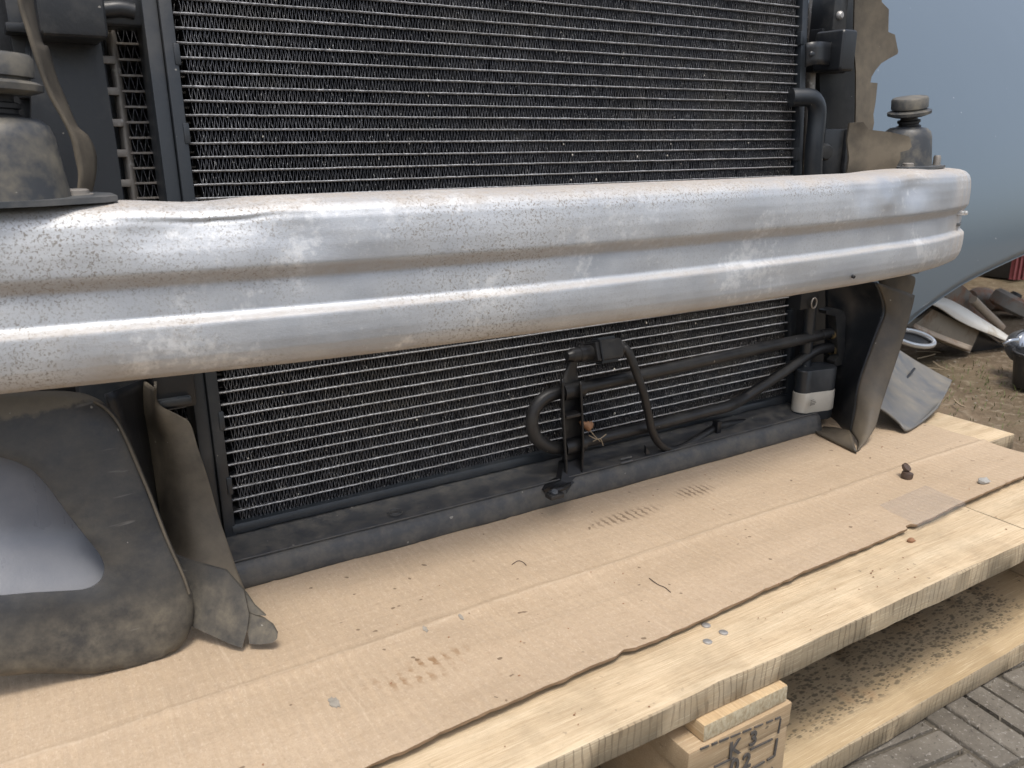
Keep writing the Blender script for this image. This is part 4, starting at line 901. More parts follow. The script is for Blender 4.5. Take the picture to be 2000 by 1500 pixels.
pipe('sensor_wire', [py3(1210, 678, YP - .005), py3(1222, 682, YP - .010), py3(1231, 696, YP - .013), py3(1243, 728, YP - .016), py3(1258, 772, YP - .018), py3(1266, 808, YP - .018), py3(1274, 842, YP - .017), py3(1288, 866, YP - .014), py3(1310, 878, YP - .010), py3(1335, 872, YP - .006), py3(1370, 852, YP), py3(1400, 834, YP + .006), py3(1440, 826, YP + .012), py3(1490, 821, YP + .016), py3(1545, 808, YP + .018)], 0.0046, MAT['rubber'], FE, 12, 8)
a = py3(1402, 836, YP); box('wire_clip', (a.x - .004, a.y - .003, a.z - .006), (a.x + .003, a.y + .006, a.z + .009), MAT['deep_plastic'], FE, 0.001)
# receiver-dryer bottle with paper label
Yd = 0.318
cR = aty(1598, 790, Yd); cL = aty(1568, 786, Yd)
def capsule(name, z0, z1, grow, mat, parent, bev=True):
    """plan outline: two joined round bodies of different size"""
    pts = []
    rA, rB = 0.0175 + grow, 0.0115 + grow
    for k in range(28):
        a_ = -math.pi * 0.62 + k / 27 * math.pi * 1.24; pts.append((cR.x + rA * math.cos(a_), cR.y + rA * math.sin(a_)))
    for k in range(22):
        a_ = math.pi * 0.45 + k / 21 * math.pi * 1.1; pts.append((cL.x - .002 + rB * math.cos(a_), cL.y + rB * math.sin(a_)))
    bm = bmesh.new(); zs = [(z0, .96), (z0 + .0012, 1.0), (z1 - .0012, 1.0), (z1, .96)]; cx_, cy_ = (cR.x + cL.x) / 2, cR.y; rr = []
    for zz_, sc_ in zs: rr.append([bm.verts.new((cx_ + (x_ - cx_) * sc_, cy_ + (y_ - cy_) * sc_, zz_)) for x_, y_ in pts])
    for a_, b_ in zip(rr, rr[1:]):
        for k in range(len(pts)): bm.faces.new((a_[k], a_[(k + 1) % len(pts)], b_[(k + 1) % len(pts)], b_[k]))
    bm.faces.new(rr[0][::-1]); bm.faces.new(rr[-1]); me = from_bm(name, bm); auto_smooth(me, 35); return put(name, me, mat, parent)
zt, zm, zb = aty(1600, 726, Yd - .0175).z, aty(1600, 768, Yd - .0175).z, aty(1600, 806, Yd - .0175).z
dry = capsule('dryer_bottle', zb - .012, zt, 0.0, MAT['frame_plastic'], FE)
capsule('dryer_label', zb, zm, 0.0007, MAT['label_paper'], dry)
fy = Yd - 0.0188
for k, (dz_, w_) in enumerate(((0.0, 0.006), (-0.0022, 0.009), (-0.0044, 0.010), (-0.0062, 0.008))):
    p = aty(1584, 783, fy); box('label_print', (p.x, fy - 0.0003, p.z + dz_), (p.x + w_, fy + .0006, p.z + dz_ + .0008), MAT['grey_ink'], dry, 0)
for k in range(3):
    p = aty(1611, 780, fy + 0.004); box('label_print', (p.x, fy + 0.0035, p.z - .0018 * k), (p.x + .006, fy + .0049, p.z - .0018 * k + .0008), MAT['grey_ink'], dry, 0)
tb = aty(1583, 600, 0.332); lathe('dryer_tube', [(.0075, 0), (.0075, 0.16), (.009, .162), (.009, .175), (0, .175)], (tb.x, 0.332, zt - 0.004), MAT['frame_plastic'], dry, (0, 0, 1), 20)
a, b = aty(1547, 790, 0.335), aty(1562, 730, 0.335); box('dryer_clamp', (a.x, 0.318, a.z), (b.x, 0.345, b.z), MAT['frame_plastic'], dry, 0.002)
c0 = aty(1590, 592, 0.318); bm = bmesh.new(); pipe_bm(bm, [c0 + Vector((.0048 * math.cos(a_ * math.pi / 10), 0, .0064 * math.sin(a_ * math.pi / 10))) for a_ in range(21)], 0.0010, 8)
me = from_bm('ring_mark', bm); auto_smooth(me, 60); put('ring_mark', me, MAT['header_metal'], FE)
a, b = aty(1562, 606, 0.322), aty(1600, 575, 0.322); box('ring_boss', (a.x, 0.3215, a.z), (b.x, 0.34, b.z + .02), MAT['deep_plastic'], FE, 0.002)
# hook-shaped stay beside the fittings
st_ = plate('pipe_stay', [aty(px, py, 0.322) for px, py in ((1614, 607), (1630, 602), (1648, 607), (1652, 620), (1650, 690), (1645, 712), (1632, 716), (1630, 706), (1638, 695), (1634, 640), (1632, 618), (1614, 613))], (0, 0.012, 0), MAT['black_plastic'], FE)
# dark corner wall behind the fittings
plate('corner_panel', [aty(px, py, 0.362) for px, py in ((1546, 560), (1625, 560), (1625, 845), (1546, 800))], (0, 0.01, 0), MAT['deep_plastic'], FE)

# --- right lower air guide: wall's shade painted in as black plastic; flared flange dusty, toned as lit
GA = [aty(px, py, 0.352) for px, py in ((1612, 545), (1612, 640), (1608, 720), (1602, 800), (1596, 838))]
GB = [aty(px, py, y_) for px, py, y_ in ((1712, 553, .285), (1722, 575, .284), (1729, 608, .282), (1713, 653, .280), (1692, 707, .277), (1676, 760, .272), (1672, 800, .266), (1664, 845, .258))]
GC = [aty(px, py, y_) for px, py, y_ in ((1785, 577, .272), (1780, 600, .270), (1757, 680, .262), (1722, 787, .246), (1706, 840, .236), (1674, 882, .2245))]
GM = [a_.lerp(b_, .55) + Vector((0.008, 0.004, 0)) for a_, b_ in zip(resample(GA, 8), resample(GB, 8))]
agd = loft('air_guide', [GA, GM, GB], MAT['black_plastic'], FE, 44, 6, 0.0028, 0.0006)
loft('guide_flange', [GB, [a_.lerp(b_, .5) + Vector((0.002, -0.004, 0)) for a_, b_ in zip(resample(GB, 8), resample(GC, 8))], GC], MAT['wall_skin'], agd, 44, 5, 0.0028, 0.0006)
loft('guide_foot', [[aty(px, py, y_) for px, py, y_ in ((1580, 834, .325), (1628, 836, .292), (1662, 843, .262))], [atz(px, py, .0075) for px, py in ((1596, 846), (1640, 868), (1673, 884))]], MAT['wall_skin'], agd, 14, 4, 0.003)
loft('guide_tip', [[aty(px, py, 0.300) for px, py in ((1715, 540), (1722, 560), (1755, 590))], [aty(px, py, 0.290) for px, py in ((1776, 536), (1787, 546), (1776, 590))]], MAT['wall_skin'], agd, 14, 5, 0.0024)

# --- loose right-hand duct skin beyond the guide
TL = [aty(px, py, 0.40) for px, py in ((1735, 672), (1756, 685), (1791, 707), (1826, 727), (1858, 744))]
ML = [aty(px, py, y_) for px, py, y_ in ((1718, 715, .335), (1738, 734, .334), (1772, 752, .332), (1814, 765, .330), (1855, 754, .345))]
BL = [aty(px, py, y_) for px, py, y_ in ((1712, 770, .285), (1728, 780, .278), (1757, 798, .272), (1800, 806, .268), (1840, 782, .30))]
CL = [aty(px, py, y_) for px, py, y_ in ((1716, 796, .262), (1735, 808, .252), (1756, 826, .242), (1776, 841, .2325), (1829, 797, .262))]
ls = loft('duct_skin', [TL, ML, BL, CL], MAT['loose_skin'], FE, 30, 6, 0.003, 0.0008)
ls['label'] = 'bent pale grey plastic duct skin hanging behind the right air guide'
for (p0, p1) in (((1768, 742), (1786, 720)), ((1735, 780), (1750, 765))):
    a, b = py3(*p0, 0.345), py3(*p1, 0.360); pipe('skin_slot', [a, (a + b) / 2, b], 0.0018, MAT['deep_plastic'], ls, 8, 3)

# --- left brake-duct skin with its big rounded opening
def duct_pt(px, py, off=0.0):
    d = ray(px, py); n_ = Vector((0, -1, 0.27)).normalized(); O_ = Vector((0, 0.2255, 0.005)) - n_ * off
    return CAM + d * ((O_ - CAM).dot(n_) / d.dot(n_))
outer = [(-210, 760), (0, 768), (120, 766), (165, 770), (200, 786), (228, 815), (252, 865), (292, 960), (330, 1060), (362, 1130), (374, 1165), (377, 1195), (371, 1230), (352, 1264), (318, 1287), (270, 1303), (180, 1314), (60, 1311), (0, 1318), (-210, 1312), (-300, 1240), (-330, 1040), (-300, 820)]
inner = [(-150, 880), (0, 889), (35, 899), (66, 915), (98, 950), (130, 995), (165, 1040), (196, 1078), (206, 1097), (208, 1116), (200, 1135), (184, 1148), (160, 1155), (60, 1160), (0, 1166), (-150, 1160), (-190, 1120), (-200, 1000), (-185, 900)]
def polar(poly, c, n):
    out = []
    P_ = poly + [poly[0]]
    for k in range(n):
        a_ = 2 * math.pi * k / n; dx, dy = math.cos(a_), math.sin(a_); best = None
        for (x0_, y0_), (x1_, y1_) in zip(P_, P_[1:]):
            ex, ey = x1_ - x0_, y1_ - y0_; den = dx * ey - dy * ex
            if abs(den) < 1e-9: continue
            tt = ((x0_ - c[0]) * ey - (y0_ - c[1]) * ex) / den; uu = ((x0_ - c[0]) * dy - (y0_ - c[1]) * dx) / den
            if tt > 0 and -1e-6 <= uu <= 1 + 1e-6 and (best is None or tt > best): best = tt
        out.append((c[0] + dx * best, c[1] + dy * best))
    return out
K = 160; cc = (60, 1045)
def smooth_loop(l, it=2):
    for _ in range(it): l = [((l[i - 1][0] + 2 * l[i][0] + l[(i + 1) % len(l)][0]) / 4, (l[i - 1][1] + 2 * l[i][1] + l[(i + 1) % len(l)][1]) / 4) for i in range(len(l))]
    return l
po, pi = smooth_loop(polar(outer, cc, K)), smooth_loop(polar(inner, cc, K))
rings = []
for f, off in ((0.0, 0.0032), (0.0, 0.0), (0.06, -0.0006), (0.2, -0.001), (0.4, -0.0012), (0.6, -0.0012), (0.8, -0.0008), (0.92, 0.0006), (0.975, 0.0026), (1.0, 0.0055), (1.0, 0.0095)):
    ring = []
    for k in range(K):
        px = pi[k][0] + (po[k][0] - pi[k][0]) * f; py = pi[k][1] + (po[k][1] - pi[k][1]) * f
        q = duct_pt(px, py, off); q = q + Vector((0, -1, .27)) * (0.0014 * mn.noise(Vector((px * .010, py * .010, 0))) + 0.0003 * mn.noise(Vector((px * .04, py * .04, 3))))
        if q.z < 0.0075: q.z = 0.0075
        ring.append(q)
    rings.append(ring)
vs_ = [p for r_ in rings for p in r_]
fs = [(a_ * K + k, a_ * K + (k + 1) % K, (a_ + 1) * K + (k + 1) % K, (a_ + 1) * K + k) for a_ in range(len(rings) - 1) for k in range(K)]
me = mesh('brake_duct', vs_, fs); auto_smooth(me, 60); duct = put('brake_duct', me, MAT['duct_skin'], FE)
s = duct.modifiers.new('solid', 'SOLIDIFY'); s.thickness = 0.0022; s.offset = 0
duct['label'] = 'dark dusty left brake duct skin with a large rounded opening'
rim = [rings[-3][k % K] + Vector((0.0006, -0.0016, 0)) for k in range(-29, 10)]
pipe('duct_rim', rim[::2], 0.0011, MAT['dusty_flap'], duct, 8, 3)
# pale curved panel inside the opening
rows = [(-260, 850, 0.012), (-260, 980, 0.024), (-260, 1050, 0.027), (-260, 1110, 0.020), (-260, 1185, 0.008)]
CUR = []
for (_, py, off) in rows: CUR.append([duct_pt(px, py + 0.02 * px * 0, off) for px in (-260, -120, 0, 100, 180, 245)])
pb = loft('duct_lining', CUR, MAT['pale_panel'], duct, 24, 6, 0.002)
# twisted dusty flap beside the condenser, with split foot
LE = [aty(px, py, y_) for px, py, y_ in ((284, 745, 0.36), (276, 803, 0.37), (286, 856, 0.37), (298, 906, 0.365), (310, 980, 0.352), (328, 1063, 0.330), (345, 1110, 0.300), (356, 1150, 0.270))]
RE = [aty(px, py, y_) for px, py, y_ in ((304, 745, 0.335), (306, 786, 0.335), (347, 809, 0.335), (372, 827, 0.333), (388, 881, 0.326), (413, 960, 0.316), (438, 1042, 0.302), (459, 1108, 0.284), (479, 1158, 0.262))]
ME = [a_.lerp(b_, 0.40) + Vector((0.0, -0.020 + 0.006 * k / 8, 0.0)) for k, (a_, b_) in enumerate(zip(resample(LE, 9), resample(RE, 9)))]
gf = loft('guide_flap', [LE, ME, RE], MAT['dusty_flap'], FE, 60, 8, 0.0022, 0.0008)
def ftp(px, py): return aty(px, py, 0.262 - (px - 340) * 0.00022 - (py - 1100) * 0.00015)
plate('flap_foot', [ftp(px, py) for px, py in ((335, 1085), (372, 1098), (440, 1112), (474, 1150), (484, 1196), (481, 1224), (471, 1262), (450, 1257), (424, 1247), (400, 1238), (378, 1228), (345, 1205))], (0.001, 0.0022, 0), MAT['duct_skin'], gf, bend=lambda c: c + Vector((0, 0.003 * math.sin(c.x * 90), 0)))
plate('flap_tongue', [ftp(px, py) for px, py in ((481, 1196), (500, 1203), (515, 1209), (533, 1222), (542, 1238), (541, 1248), (532, 1256), (505, 1259), (487, 1257), (483, 1228))], (0.001, 0.002, 0.0003), MAT['duct_skin'], gf)
plate('flap_tongue', [ftp(px, py) for px, py in ((470, 1150), (480, 1158), (497, 1183), (519, 1203), (500, 1201), (482, 1194), (472, 1180))], (0.001, 0.002, 0), MAT['duct_skin'], gf)
# inner duct throat between skin and flap
loft('duct_throat', [[aty(px, py, 0.300) for px, py in ((205, 770), (250, 900), (300, 1050), (340, 1150))], [aty(px, py, 0.380) for px, py in ((292, 735), (302, 880), (330, 1040), (360, 1150))]], MAT['deep_plastic'], FE, 24, 4, 0.002)
a, b = aty(304, 802, 0.350), aty(378, 740, 0.350); box('socket_box', (a.x, 0.345, a.z), (b.x, 0.39, b.z + .03), MAT['deep_plastic'], FE, 0.003)
a, b = aty(308, 786, 0.343), aty(368, 740, 0.343); box('socket_lip', (a.x, 0.338, a.z - .004), (b.x, 0.346, a.z + .002), MAT['frame_plastic'], FE, 0.0015)

# ------------------------------------------------------------------ things lying on the cardboard and pallet
t = NT('dead_leaf'); MAT['dead_leaf'] = t.done(t.mix(t.noise(120, 4, .6), (0.16, 0.075, 0.035), (0.36, 0.20, 0.11)), 0.75, 0.0)
lc = aty(1150, 833, YP - 0.010)
vs_ = []; fs = []
for i in range(9):
    for j in range(7):
        u, v = i / 8 * 2 - 1, j / 6 * 2 - 1; w_ = math.sqrt(max(0, 1 - u * u)) * (0.9 + .2 * math.sin(i * 2.1))
        vs_.append(lc + Vector((u * 0.0085, -0.004 * math.cos(u * 2.2) + v * v * 0.004, v * w_ * 0.0058 + 0.003 * u * u - 0.002 * u)))
fs = [(i * 7 + j, (i + 1) * 7 + j, (i + 1) * 7 + j + 1, i * 7 + j + 1) for i in range(8) for j in range(6)]
lo_ = put('dead_leaf', mesh('dead_leaf', vs_, fs), MAT['dead_leaf'], smooth=True); lo_.modifiers.new('solid', 'SOLIDIFY').thickness = 0.0005
tag(lo_, 'curled reddish brown dead leaf caught on the lower cooler pipe', 'leaf')
t = NT('dry_straw'); MAT['dry_straw'] = t.done((0.30, 0.24, 0.16), 0.8, 0.0)
bm = bmesh.new()
for (p0, p1, p2) in (((1150, 850), (1168, 858), (1184, 848)), ((1158, 862), (1172, 857), (1178, 870)), ((1152, 840), (1162, 852), (1172, 862))):
    pipe_bm(bm, catmull([aty(*p0, YP - .010), aty(*p1, YP - .012), aty(*p2, YP - .010)], 4), 0.0005, 6)
tag(put('straw_tuft', from_bm('straw_tuft', bm), MAT['dry_straw']), 'thin tuft of dry straw on the cooler pipe beside the leaf', 'straw')
# dark rubber grommet lying on the cardboard
g = atz(1770, 932, 0.005); gz = card_z(g.x, g.y)
gr = empty('rubber_grommet', (g.x, g.y, gz), 'small dark brown rubber grommet lying on the cardboard beneath the right air guide', 'grommet')
t = NT('old_rubber'); MAT['old_rubber'] = t.done(t.mix(t.noise(150, 4), (0.03, 0.018, 0.013), (0.12, 0.08, 0.06)), 0.6, 0.0)
lathe('grommet_body', [(0, -.001), (.0058, 0), (.0064, .003), (.0058, .0068), (.003, .0075), (0, .0075)], (g.x, g.y, gz), MAT['old_rubber'], gr, (0.15, -0.1, 1), 20)
lathe('grommet_cap', [(0, .002), (.0042, .002), (.0052, .0030), (.0052, 0), (.004, -.0012), (0, -.0012)], (g.x + .001, g.y + .003, gz + .0105), MAT['old_rubber'], gr, (0.1, -0.7, 0.8), 20)
pipe('grommet_thread', [(g.x + .004, g.y, gz + .002), (g.x + .010, g.y - .001, gz + .0008), (g.x + .014, g.y + .002, gz + .0012)], 0.0004, MAT['old_rubber'], gr, 6, 4)
g = atz(1920, 946, 0.005); gz = card_z(g.x, g.y); bm = bmesh.new(); rr = random.Random(5); bmesh.ops.create_icosphere(bm, subdivisions=2, radius=1.0)
for v in bm.verts: v.co = Vector((v.co.x * .0072, v.co.y * .0052, v.co.z * .0034)) * (1 + .35 * mn.noise(v.co * 1.7)) + Vector((g.x, g.y, gz + .0026))
t = NT('soil_stone'); MAT['soil_stone'] = t.done(t.mix(t.noise(60, 4, .7), (0.12, 0.10, 0.075), (0.30, 0.265, 0.21)), 0.85, 0.0)
t = NT('pebble'); MAT['pebble'] = t.done(t.mix(t.noise(220, 4, .7), (0.16, 0.155, 0.14), (0.5, 0.49, 0.46)), 0.7, 0.0)
me = from_bm('pebble', bm); auto_smooth(me, 30); tag(put('pebble', me, MAT['pebble']), 'grey pebble on the right-hand end of the cardboard', 'pebble')
g = atz(1779, 1057, 0.0); bm = bmesh.new(); bmesh.ops.create_icosphere(bm, subdivisions=2, radius=1.0)
for v in bm.verts: v.co = Vector((v.co.x * .0045, v.co.y * .0032, v.co.z * .0018)) * (1 + .6 * mn.noise(v.co * 2.1)) + Vector((g.x, g.y, .0012))
me = from_bm('bark_crumb', bm); auto_smooth(me, 30); tag(put('bark_crumb', me, MAT['dead_leaf']), 'reddish bark crumb on the bare front plank', 'bark')
bm = bmesh.new(); rr = random.Random(3)
for k in range(80):
    if k < 50: X, Y = rr.uniform(0.0, 0.95), rr.uniform(0.06, 0.28)
    else: X, Y = rr.uniform(0.2, 0.98), rr.uniform(0.006, 0.045)
    zb_ = card_z(X, Y) if Y > card_front(X) else 0.0
    r_ = bmesh.ops.create_icosphere(bm, subdivisions=1, radius=1.0); s_ = rr.uniform(.0003, .0008); a_ = rr.uniform(0, 6)
    for v in r_['verts']:
        q = Vector((v.co.x * s_ * rr.uniform(1, 1.8), v.co.y * s_, v.co.z * s_ * .6)); v.co = Matrix.Rotation(a_, 3, 'Z') @ q + Vector((X, Y, zb_ + s_ * .4))
tag(put('crumbs', from_bm('crumbs', bm), MAT['dead_leaf']), 'scattered tiny dark crumbs on cardboard and plank', 'crumbs', kind='stuff')
bm = bmesh.new()
for pts_ in (((1000, 1102), (1012, 1095), (1022, 1098), (1028, 1104)), ((1268, 1128), (1284, 1142), (1298, 1148), (1310, 1158))):
    L_ = []
    for q in pts_:
        c0 = atz(*q, 0.0055); L_.append(Vector((c0.x, c0.y, card_z(c0.x, c0.y) + .0007)))
    pipe_bm(bm, catmull(L_, 4), 0.0003, 6)
tag(put('fibres', from_bm('fibres', bm), MAT['old_rubber']), 'thin dark curled fibres lying on the cardboard', 'fibres', kind='stuff')

# ------------------------------------------------------------------ blue-grey fender standing behind
t = NT('car_paint'); n1 = t.noise(2.5, 4, 0.6)
c = t.mix(t.ramp(t.noise(90, 2, .5), [(0.76, 0), (0.79, 1)]), (0.115, 0.155, 0.19), (0.38, 0.40, 0.41))
t.inp('Coat Weight', 0.8); t.inp('Coat Roughness', 0.12)
MAT['car_paint'] = t.done(c, t.math('MULTIPLY_ADD', n1, 0.25, 0.22), 0.25, t.bump(t.noise(3, 2, .5), 0.15, 0.01))
FY = 0.62
def fy_(X, Z):
    u = max(0.0, Z - 0.02); return FY + 0.50 * u * u + 0.04 * max(0, X - 1.3)
arch_px = [(1700, 700), (1735, 666), (1770, 636), (1806, 606), (1850, 575), (1885, 553), (1920, 535), (1960, 516), (2000, 498), (2060, 476), (2140, 455), (2240, 446)]
def on_fender(px, py):
    d = ray(px, py); a_, b_ = 0.5, 6.0
    for _ in range(50):                              # first crossing of the ray with the fender's surface
        m_ = (a_ + b_) / 2; q = CAM + d * m_
        if q.y < fy_(q.x, q.z): a_ = m_
        else: b_ = m_
    return CAM + d * a_
arch = resample(catmull([on_fender(px, py) for px, py in arch_px], 6), 60)
vs_ = []; fs = []; NZ = 34
for p in arch:
    for k in range(NZ + 1):
        Z = p.z + (0.95 - p.z) * (k / NZ) ** 1.15; vs_.append((p.x, fy_(p.x, Z), Z))
fs = [(i * (NZ + 1) + k, (i + 1) * (NZ + 1) + k, (i + 1) * (NZ + 1) + k + 1, i * (NZ + 1) + k + 1) for i in range(59) for k in range(NZ)]
fx = empty('car_fender', (1.3, FY, GZ), 'glossy blue-grey car fender with wheel arch standing behind the front end', 'fender')
me = mesh('fender_panel', vs_, fs); auto_smooth(me, 60); fp = put('fender_panel', me, MAT['car_paint'], fx); fp.modifiers.new('solid', 'SOLIDIFY').thickness = 0.0015
x0_ = arch[0].x; z0_ = arch[0].z
vs_ = []; 
for i in range(13):
    X = 0.55 + (x0_ - 0.55) * i / 12
    for k in range(25):
        Z = GZ + (0.95 - GZ) * k / 24; vs_.append((X, fy_(X, Z), Z))
fs = [(i * 25 + k, (i + 1) * 25 + k, (i + 1) * 25 + k + 1, i * 25 + k + 1) for i in range(12) for k in range(24)]
me = mesh('fender_front', vs_, fs); auto_smooth(me, 60); fq = put('fender_front', me, MAT['car_paint'], fx); fq.modifiers.new('solid', 'SOLIDIFY').thickness = 0.0015
loft('arch_lip', [[Vector((p.x, fy_(p.x, p.z), p.z)) for p in arch], [Vector((p.x + .002, fy_(p.x, p.z) + 0.018, p.z + .004)) for p in arch]], MAT['car_paint'], fx, 60, 3, 0.002)

# ------------------------------------------------------------------ scrap heap on the soil under the arch
def gpt(px, py, h=0.0): return atz(px, py, GZ + h)
def scrap_paint(name, a, b, rust, amt, rough=0.5, metal=0.0):
    t = NT(name); P = t.rnd(); c = t.mix(t.noise(14, 5, .65, P), a, b); c = t.mix(t.ramp(t.noise(9, 5, .7, P), [(.62 - amt * .3, 0), (.72 - amt * .2, 1)]), c, rust)
    MAT[name] = t.done(c, rough, metal, t.bump(t.noise(60, 4), .3, .003))
scrap_paint('white_paint', (0.60, 0.58, 0.52), (0.72, 0.71, 0.67), (0.42, 0.36, 0.26), 0.2, 0.35)
scrap_paint('dirty_metal', (0.17, 0.15, 0.12), (0.30, 0.265, 0.21), (0.14, 0.09, 0.05), 0.4, 0.6, 0.2)
scrap_paint('rusty_metal', (0.18, 0.165, 0.145), (0.29, 0.27, 0.24), (0.25, 0.11, 0.05), 0.45, 0.65, 0.2)
scrap_paint('tan_metal', (0.34, 0.27, 0.20), (0.44, 0.37, 0.29), (0.25, 0.14, 0.08), 0.3, 0.55)
scrap_paint('black_scrap', (0.012, 0.012, 0.013), (0.04, 0.04, 0.04), (0.09, 0.075, 0.06), 0.2, 0.5)
scrap_paint('red_paint', (0.15, 0.035, 0.04), (0.22, 0.06, 0.065), (0.10, 0.03, 0.03), 0.2, 0.5)
scrap_paint('wall_boards', (0.16, 0.125, 0.09), (0.27, 0.22, 0.165), (0.10, 0.07, 0.045), 0.4, 0.8)
YW = 0.74
# white tapering trim
tp_ = [aty(px, py, YW) for px, py in ((1800, 573), (1845, 583), (1880, 600), (1915, 622), (1948, 643), (1976, 663))]; bt_ = [aty(px, py, YW - .03) for px, py in ((1795, 588), (1832, 600), (1868, 624), (1900, 640), (1935, 654), (1968, 668))]
wt = empty('bumper_trim', (aty(1900, 690, YW).x, YW, GZ), 'long white tapering bumper trim lying on the grey scrap', 'car part')
loft('trim_skin', [[p + Vector((.004, .03, -.01)) for p in tp_], tp_, [a_.lerp(b_, .5) + Vector((-.01, -.012, 0)) for a_, b_ in zip(tp_, bt_)], bt_], MAT['white_paint'], wt, 30, 6, 0.004)
loft('trim_core', [[p + Vector((.012, .035, -.02)) for p in tp_], [p + Vector((.012, .03, -.012)) for p in bt_], [aty(px, py, YW + .01) for px, py in ((1800, 640), (1850, 668), (1905, 690), (1935, 692), (1960, 690), (1985, 685))]], MAT['black_scrap'], wt, 24, 4, 0.004)
# grey battered box section below it
gb = empty('box_section', (aty(1850, 700, YW).x, YW, GZ), 'battered dirty grey box section lying beneath the white trim', 'car part')
q0 = [(1788, 655), (1830, 605), (1905, 643), (1912, 648), (1893, 688), (1880, 684)]
f3 = [aty(px, py, YW - .012) for px, py in ((1780, 640), (1822, 604), (1868, 627), (1913, 647), (1894, 690), (1845, 672))]
plate('section_face', f3, (0.04, 0.11, 0.0), MAT['dirty_metal'], gb)
loft('section_rib', [[aty(px, py, YW - .016) for px, py in ((1786, 632), (1840, 655), (1898, 676))], [aty(px, py, YW - .022) for px, py in ((1784, 640), (1837, 664), (1894, 686))]], MAT['tan_metal'], gb, 12, 3, 0.004)
# chrome oval bezel
rc = aty(1792, 664, 0.70); bz = empty('lamp_bezel', (rc.x, 0.70, GZ), 'chrome oval lamp bezel with black centre on the soil', 'bezel')
ell = []
for k in range(41):
    a_ = k * math.pi / 20; px, py = 1783 + 40 * math.cos(a_) + 8 * math.sin(a_), 660 + 15 * math.sin(a_) + 7 * math.cos(a_); ell.append(aty(px, py, 0.70 - 0.012 * math.sin(a_)))
bm = bmesh.new(); pipe_bm(bm, ell, 0.0058, 12); me = from_bm('bezel_rim', bm); auto_smooth(me, 60); put('bezel_rim', me, MAT['chrome'], bz)
plate('bezel_core', [p + Vector((0, .006, 0)) for p in ell[:-1]], (0, .04, 0), MAT['black_scrap'], bz)
# rusty triangular plate behind and rounded tan bar
ob = plate('rusty_plate', [aty(px, py, 0.86) for px, py in ((1840, 610), (1850, 566), (1880, 556), (1893, 568), (1945, 622), (1958, 645), (1940, 650), (1900, 640))], (0.02, 0.05, 0), MAT['rusty_metal']); tag(ob, 'rusty grey sheet metal plate leaning behind the white trim', 'metal plate')
ob = pipe('tan_bar', [aty(1900, 585, .84), aty(1925, 610, .83), aty(1948, 632, .82), aty(1956, 641, .815)], 0.011, MAT['tan_metal'], None, 16, 6); tag(ob, 'rounded tan metal bar end poking out above the white trim', 'metal bar')
# dark wheel-like casting
c0 = aty(1975, 590, 0.93); wc = empty('old_casting', (c0.x, 0.93, GZ), 'dark oily round casting on the scrap at the right edge', 'casting')
lathe('casting_rim', [(.02, .02), (.045, .022), (.055, .012), (.056, -.02), (.045, -.028), (.02, -.02)], c0, MAT['rusty_metal'], wc, (.3, -.3, .9), 9); lathe('casting_hub', [(0, .032), (.014, .03), (.02, .014), (.02, -.015)], c0, MAT['black_scrap'], wc, (.3, -.3, .9), 14)
ob = pipe('iron_stack', [aty(1895, 585, 1.05), aty(1940, 590, 1.02), aty(1990, 612, 0.95), aty(2030, 625, 0.92)], 0.03, MAT['rusty_metal'], None, 14, 5, lambda u: 0.028 + 0.012 * math.sin(u * 9)); tag(ob, 'rusty brown iron lump behind the dark casting', 'scrap iron')
# clear headlamp at the right edge on a black bucket
c0 = aty(2004, 676, 0.56); hl = empty('headlamp', (c0.x, .56, c0.z - .05), 'silvery headlamp unit at the right edge resting on a black bucket', 'headlamp')
t = NT('lamp_lens'); t.inp('Coat Weight', 1.0); MAT['lamp_lens'] = t.done(t.mix(t.noise(20, 3), (0.22, 0.25, 0.30), (0.62, 0.65, 0.70)), 0.12, 0.75)
lathe('lamp_lens', [(0, .028), (.014, .026), (.025, .018), (.032, .006), (.034, -.003)], c0, MAT['lamp_lens'], hl, (-.45, -1, .35), 28); lathe('lamp_housing', [(.035, .004), (.037, 0), (.035, -.02), (.02, -.042), (0, -.042)], c0, MAT['grey_plastic'], hl, (-.45, -1, .35), 28)
loft('lamp_wing', [[aty(1958, 672, .55), aty(1975, 662, .54), aty(1990, 660, .54)], [aty(1962, 676, .55), aty(1978, 676, .54), aty(1992, 684, .54)]], MAT['lamp_lens'], hl, 10, 3, 0.004)
c1 = gpt(2022, 756); ob = lathe('black_bucket', [(0, 0), (.040, 0), (.043, .003), (.050, .068), (.054, .070), (.054, .075), (.048, .075), (.041, .008), (0, .006)], c1, MAT['black_scrap'], None, (0, 0, 1), 30); tag(ob, 'black plastic bucket under the headlamp at the right edge', 'bucket')
# red slatted crate and board wall far behind
c2 = aty(1990, 525, 1.25); cr = empty('red_crate', (c2.x, 1.25, GZ), 'dark crate with faded red slats at the right edge under the arch', 'crate')
for k in range(4):
    px = 1979 + k * 9; a, b = aty(px, 545, 1.24), aty(px + 5.5, 500, 1.24); box('slat', (a.x, 1.235, a.z), (b.x, 1.25, b.z), MAT['red_paint'], cr, 0.003)
a, b = aty(1973, 562, 1.26), aty(2060, 480, 1.26); box('crate_body', (a.x, 1.252, GZ), (b.x, 1.38, b.z), MAT['black_scrap'], cr, 0.004)
bw = empty('board_wall', (2.6, 1.42, GZ), 'weathered brown board wall behind the scrap', 'wall')
for k in range(9):
    z0 = GZ + k * 0.13; box('board', (0.9, 1.41 + random.uniform(-.006, .006), z0 + .004), (6.5, 1.44, z0 + 0.126), MAT['wall_boards'], bw, 0.003)
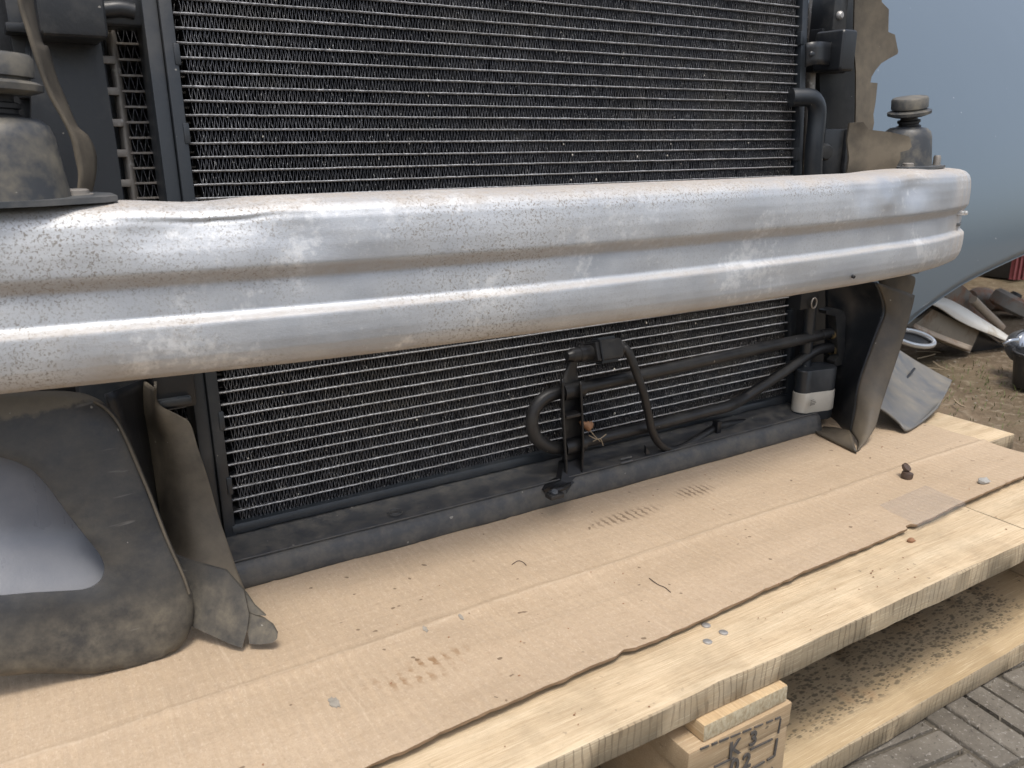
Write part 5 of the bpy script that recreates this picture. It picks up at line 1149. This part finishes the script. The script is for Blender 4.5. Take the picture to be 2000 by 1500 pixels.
# twigs, stones and thin grass on the soil
bm = bmesh.new(); rr = random.Random(11)
for k in range(60):
    c0 = Vector((rr.uniform(1.15, 2.3), rr.uniform(0.2, 1.3), GZ)); a_ = rr.uniform(0, 6.3); L_ = rr.uniform(.02, .07)
    pipe_bm(bm, catmull([c0 + Vector((math.cos(a_) * L_ * s_, math.sin(a_) * L_ * s_, .004 + rr.uniform(0, .006))) + Vector((rr.uniform(-.006, .006), rr.uniform(-.006, .006), 0)) for s_ in (-.5, 0, .5)], 3), rr.uniform(.0006, .0018), 5)
tag(put('twigs', from_bm('twigs', bm), MAT['dry_straw']), 'dry twigs and straw scattered on the soil', 'twigs', kind='stuff')
bm = bmesh.new()
for k in range(320):
    c0 = Vector((rr.uniform(1.1, 2.5), rr.uniform(0.12, 1.4), GZ)); s_ = rr.uniform(.001, .0035) * (2.2 if rr.random() < .06 else 1); r_ = bmesh.ops.create_icosphere(bm, subdivisions=1, radius=1.0)
    for v in r_['verts']: v.co = Vector((v.co.x * s_ * 1.3, v.co.y * s_, v.co.z * s_ * .6)) * (1 + .4 * mn.noise(v.co * 2 + c0 * 50)) + c0
tag(put('gravel', from_bm('gravel', bm), MAT['soil_stone']), 'small stones strewn over the soil', 'gravel', kind='stuff')
t = NT('grass_blade'); MAT['grass_blade'] = t.done(t.mix(t.noise(8, 2), (0.055, 0.075, 0.02), (0.14, 0.15, 0.05)), 0.7, 0.0)
vs_ = []; fs = []
for k in range(450):
    cl_ = rr.choice(((1.62, .52), (1.75, .56), (1.48, .42), (1.9, .62), (1.55, .66))); X, Y = rr.gauss(cl_[0], .07), rr.gauss(cl_[1], .06); h = rr.uniform(.004, .012); a_ = rr.uniform(0, 6.3); w_ = .0009
    d = Vector((math.cos(a_), math.sin(a_), 0)); e = Vector((-d.y, d.x, 0)); b = Vector((X, Y, GZ - .004)); i0 = len(vs_)
    vs_ += [b - e * w_, b + e * w_, b + d * h * .5 + Vector((0, 0, h * .8)) + e * w_ * .7, b + d * h * .5 + Vector((0, 0, h * .8)) - e * w_ * .7, b + d * h * 1.2 + Vector((0, 0, h))]
    fs += [(i0, i0 + 1, i0 + 2, i0 + 3), (i0 + 3, i0 + 2, i0 + 4)]
tag(put('grass', mesh('grass', vs_, fs), MAT['grass_blade']), 'thin short green grass on the soil', 'grass', kind='stuff')
# grit in the paving joints
bm = bmesh.new()
for k in range(700):
    X, Y = rr.uniform(0.5, 1.3), rr.uniform(-0.30, 0.0); s_ = rr.uniform(.0005, .0016); r_ = bmesh.ops.create_icosphere(bm, subdivisions=1, radius=s_)
    for v in r_['verts']: v.co += Vector((X, Y, GZ + rr.choice((-.004, 0.0))))
tag(put('grit', from_bm('grit', bm), MAT['soil_stone']), 'pale sand grit in the paving joints', 'grit', kind='stuff')
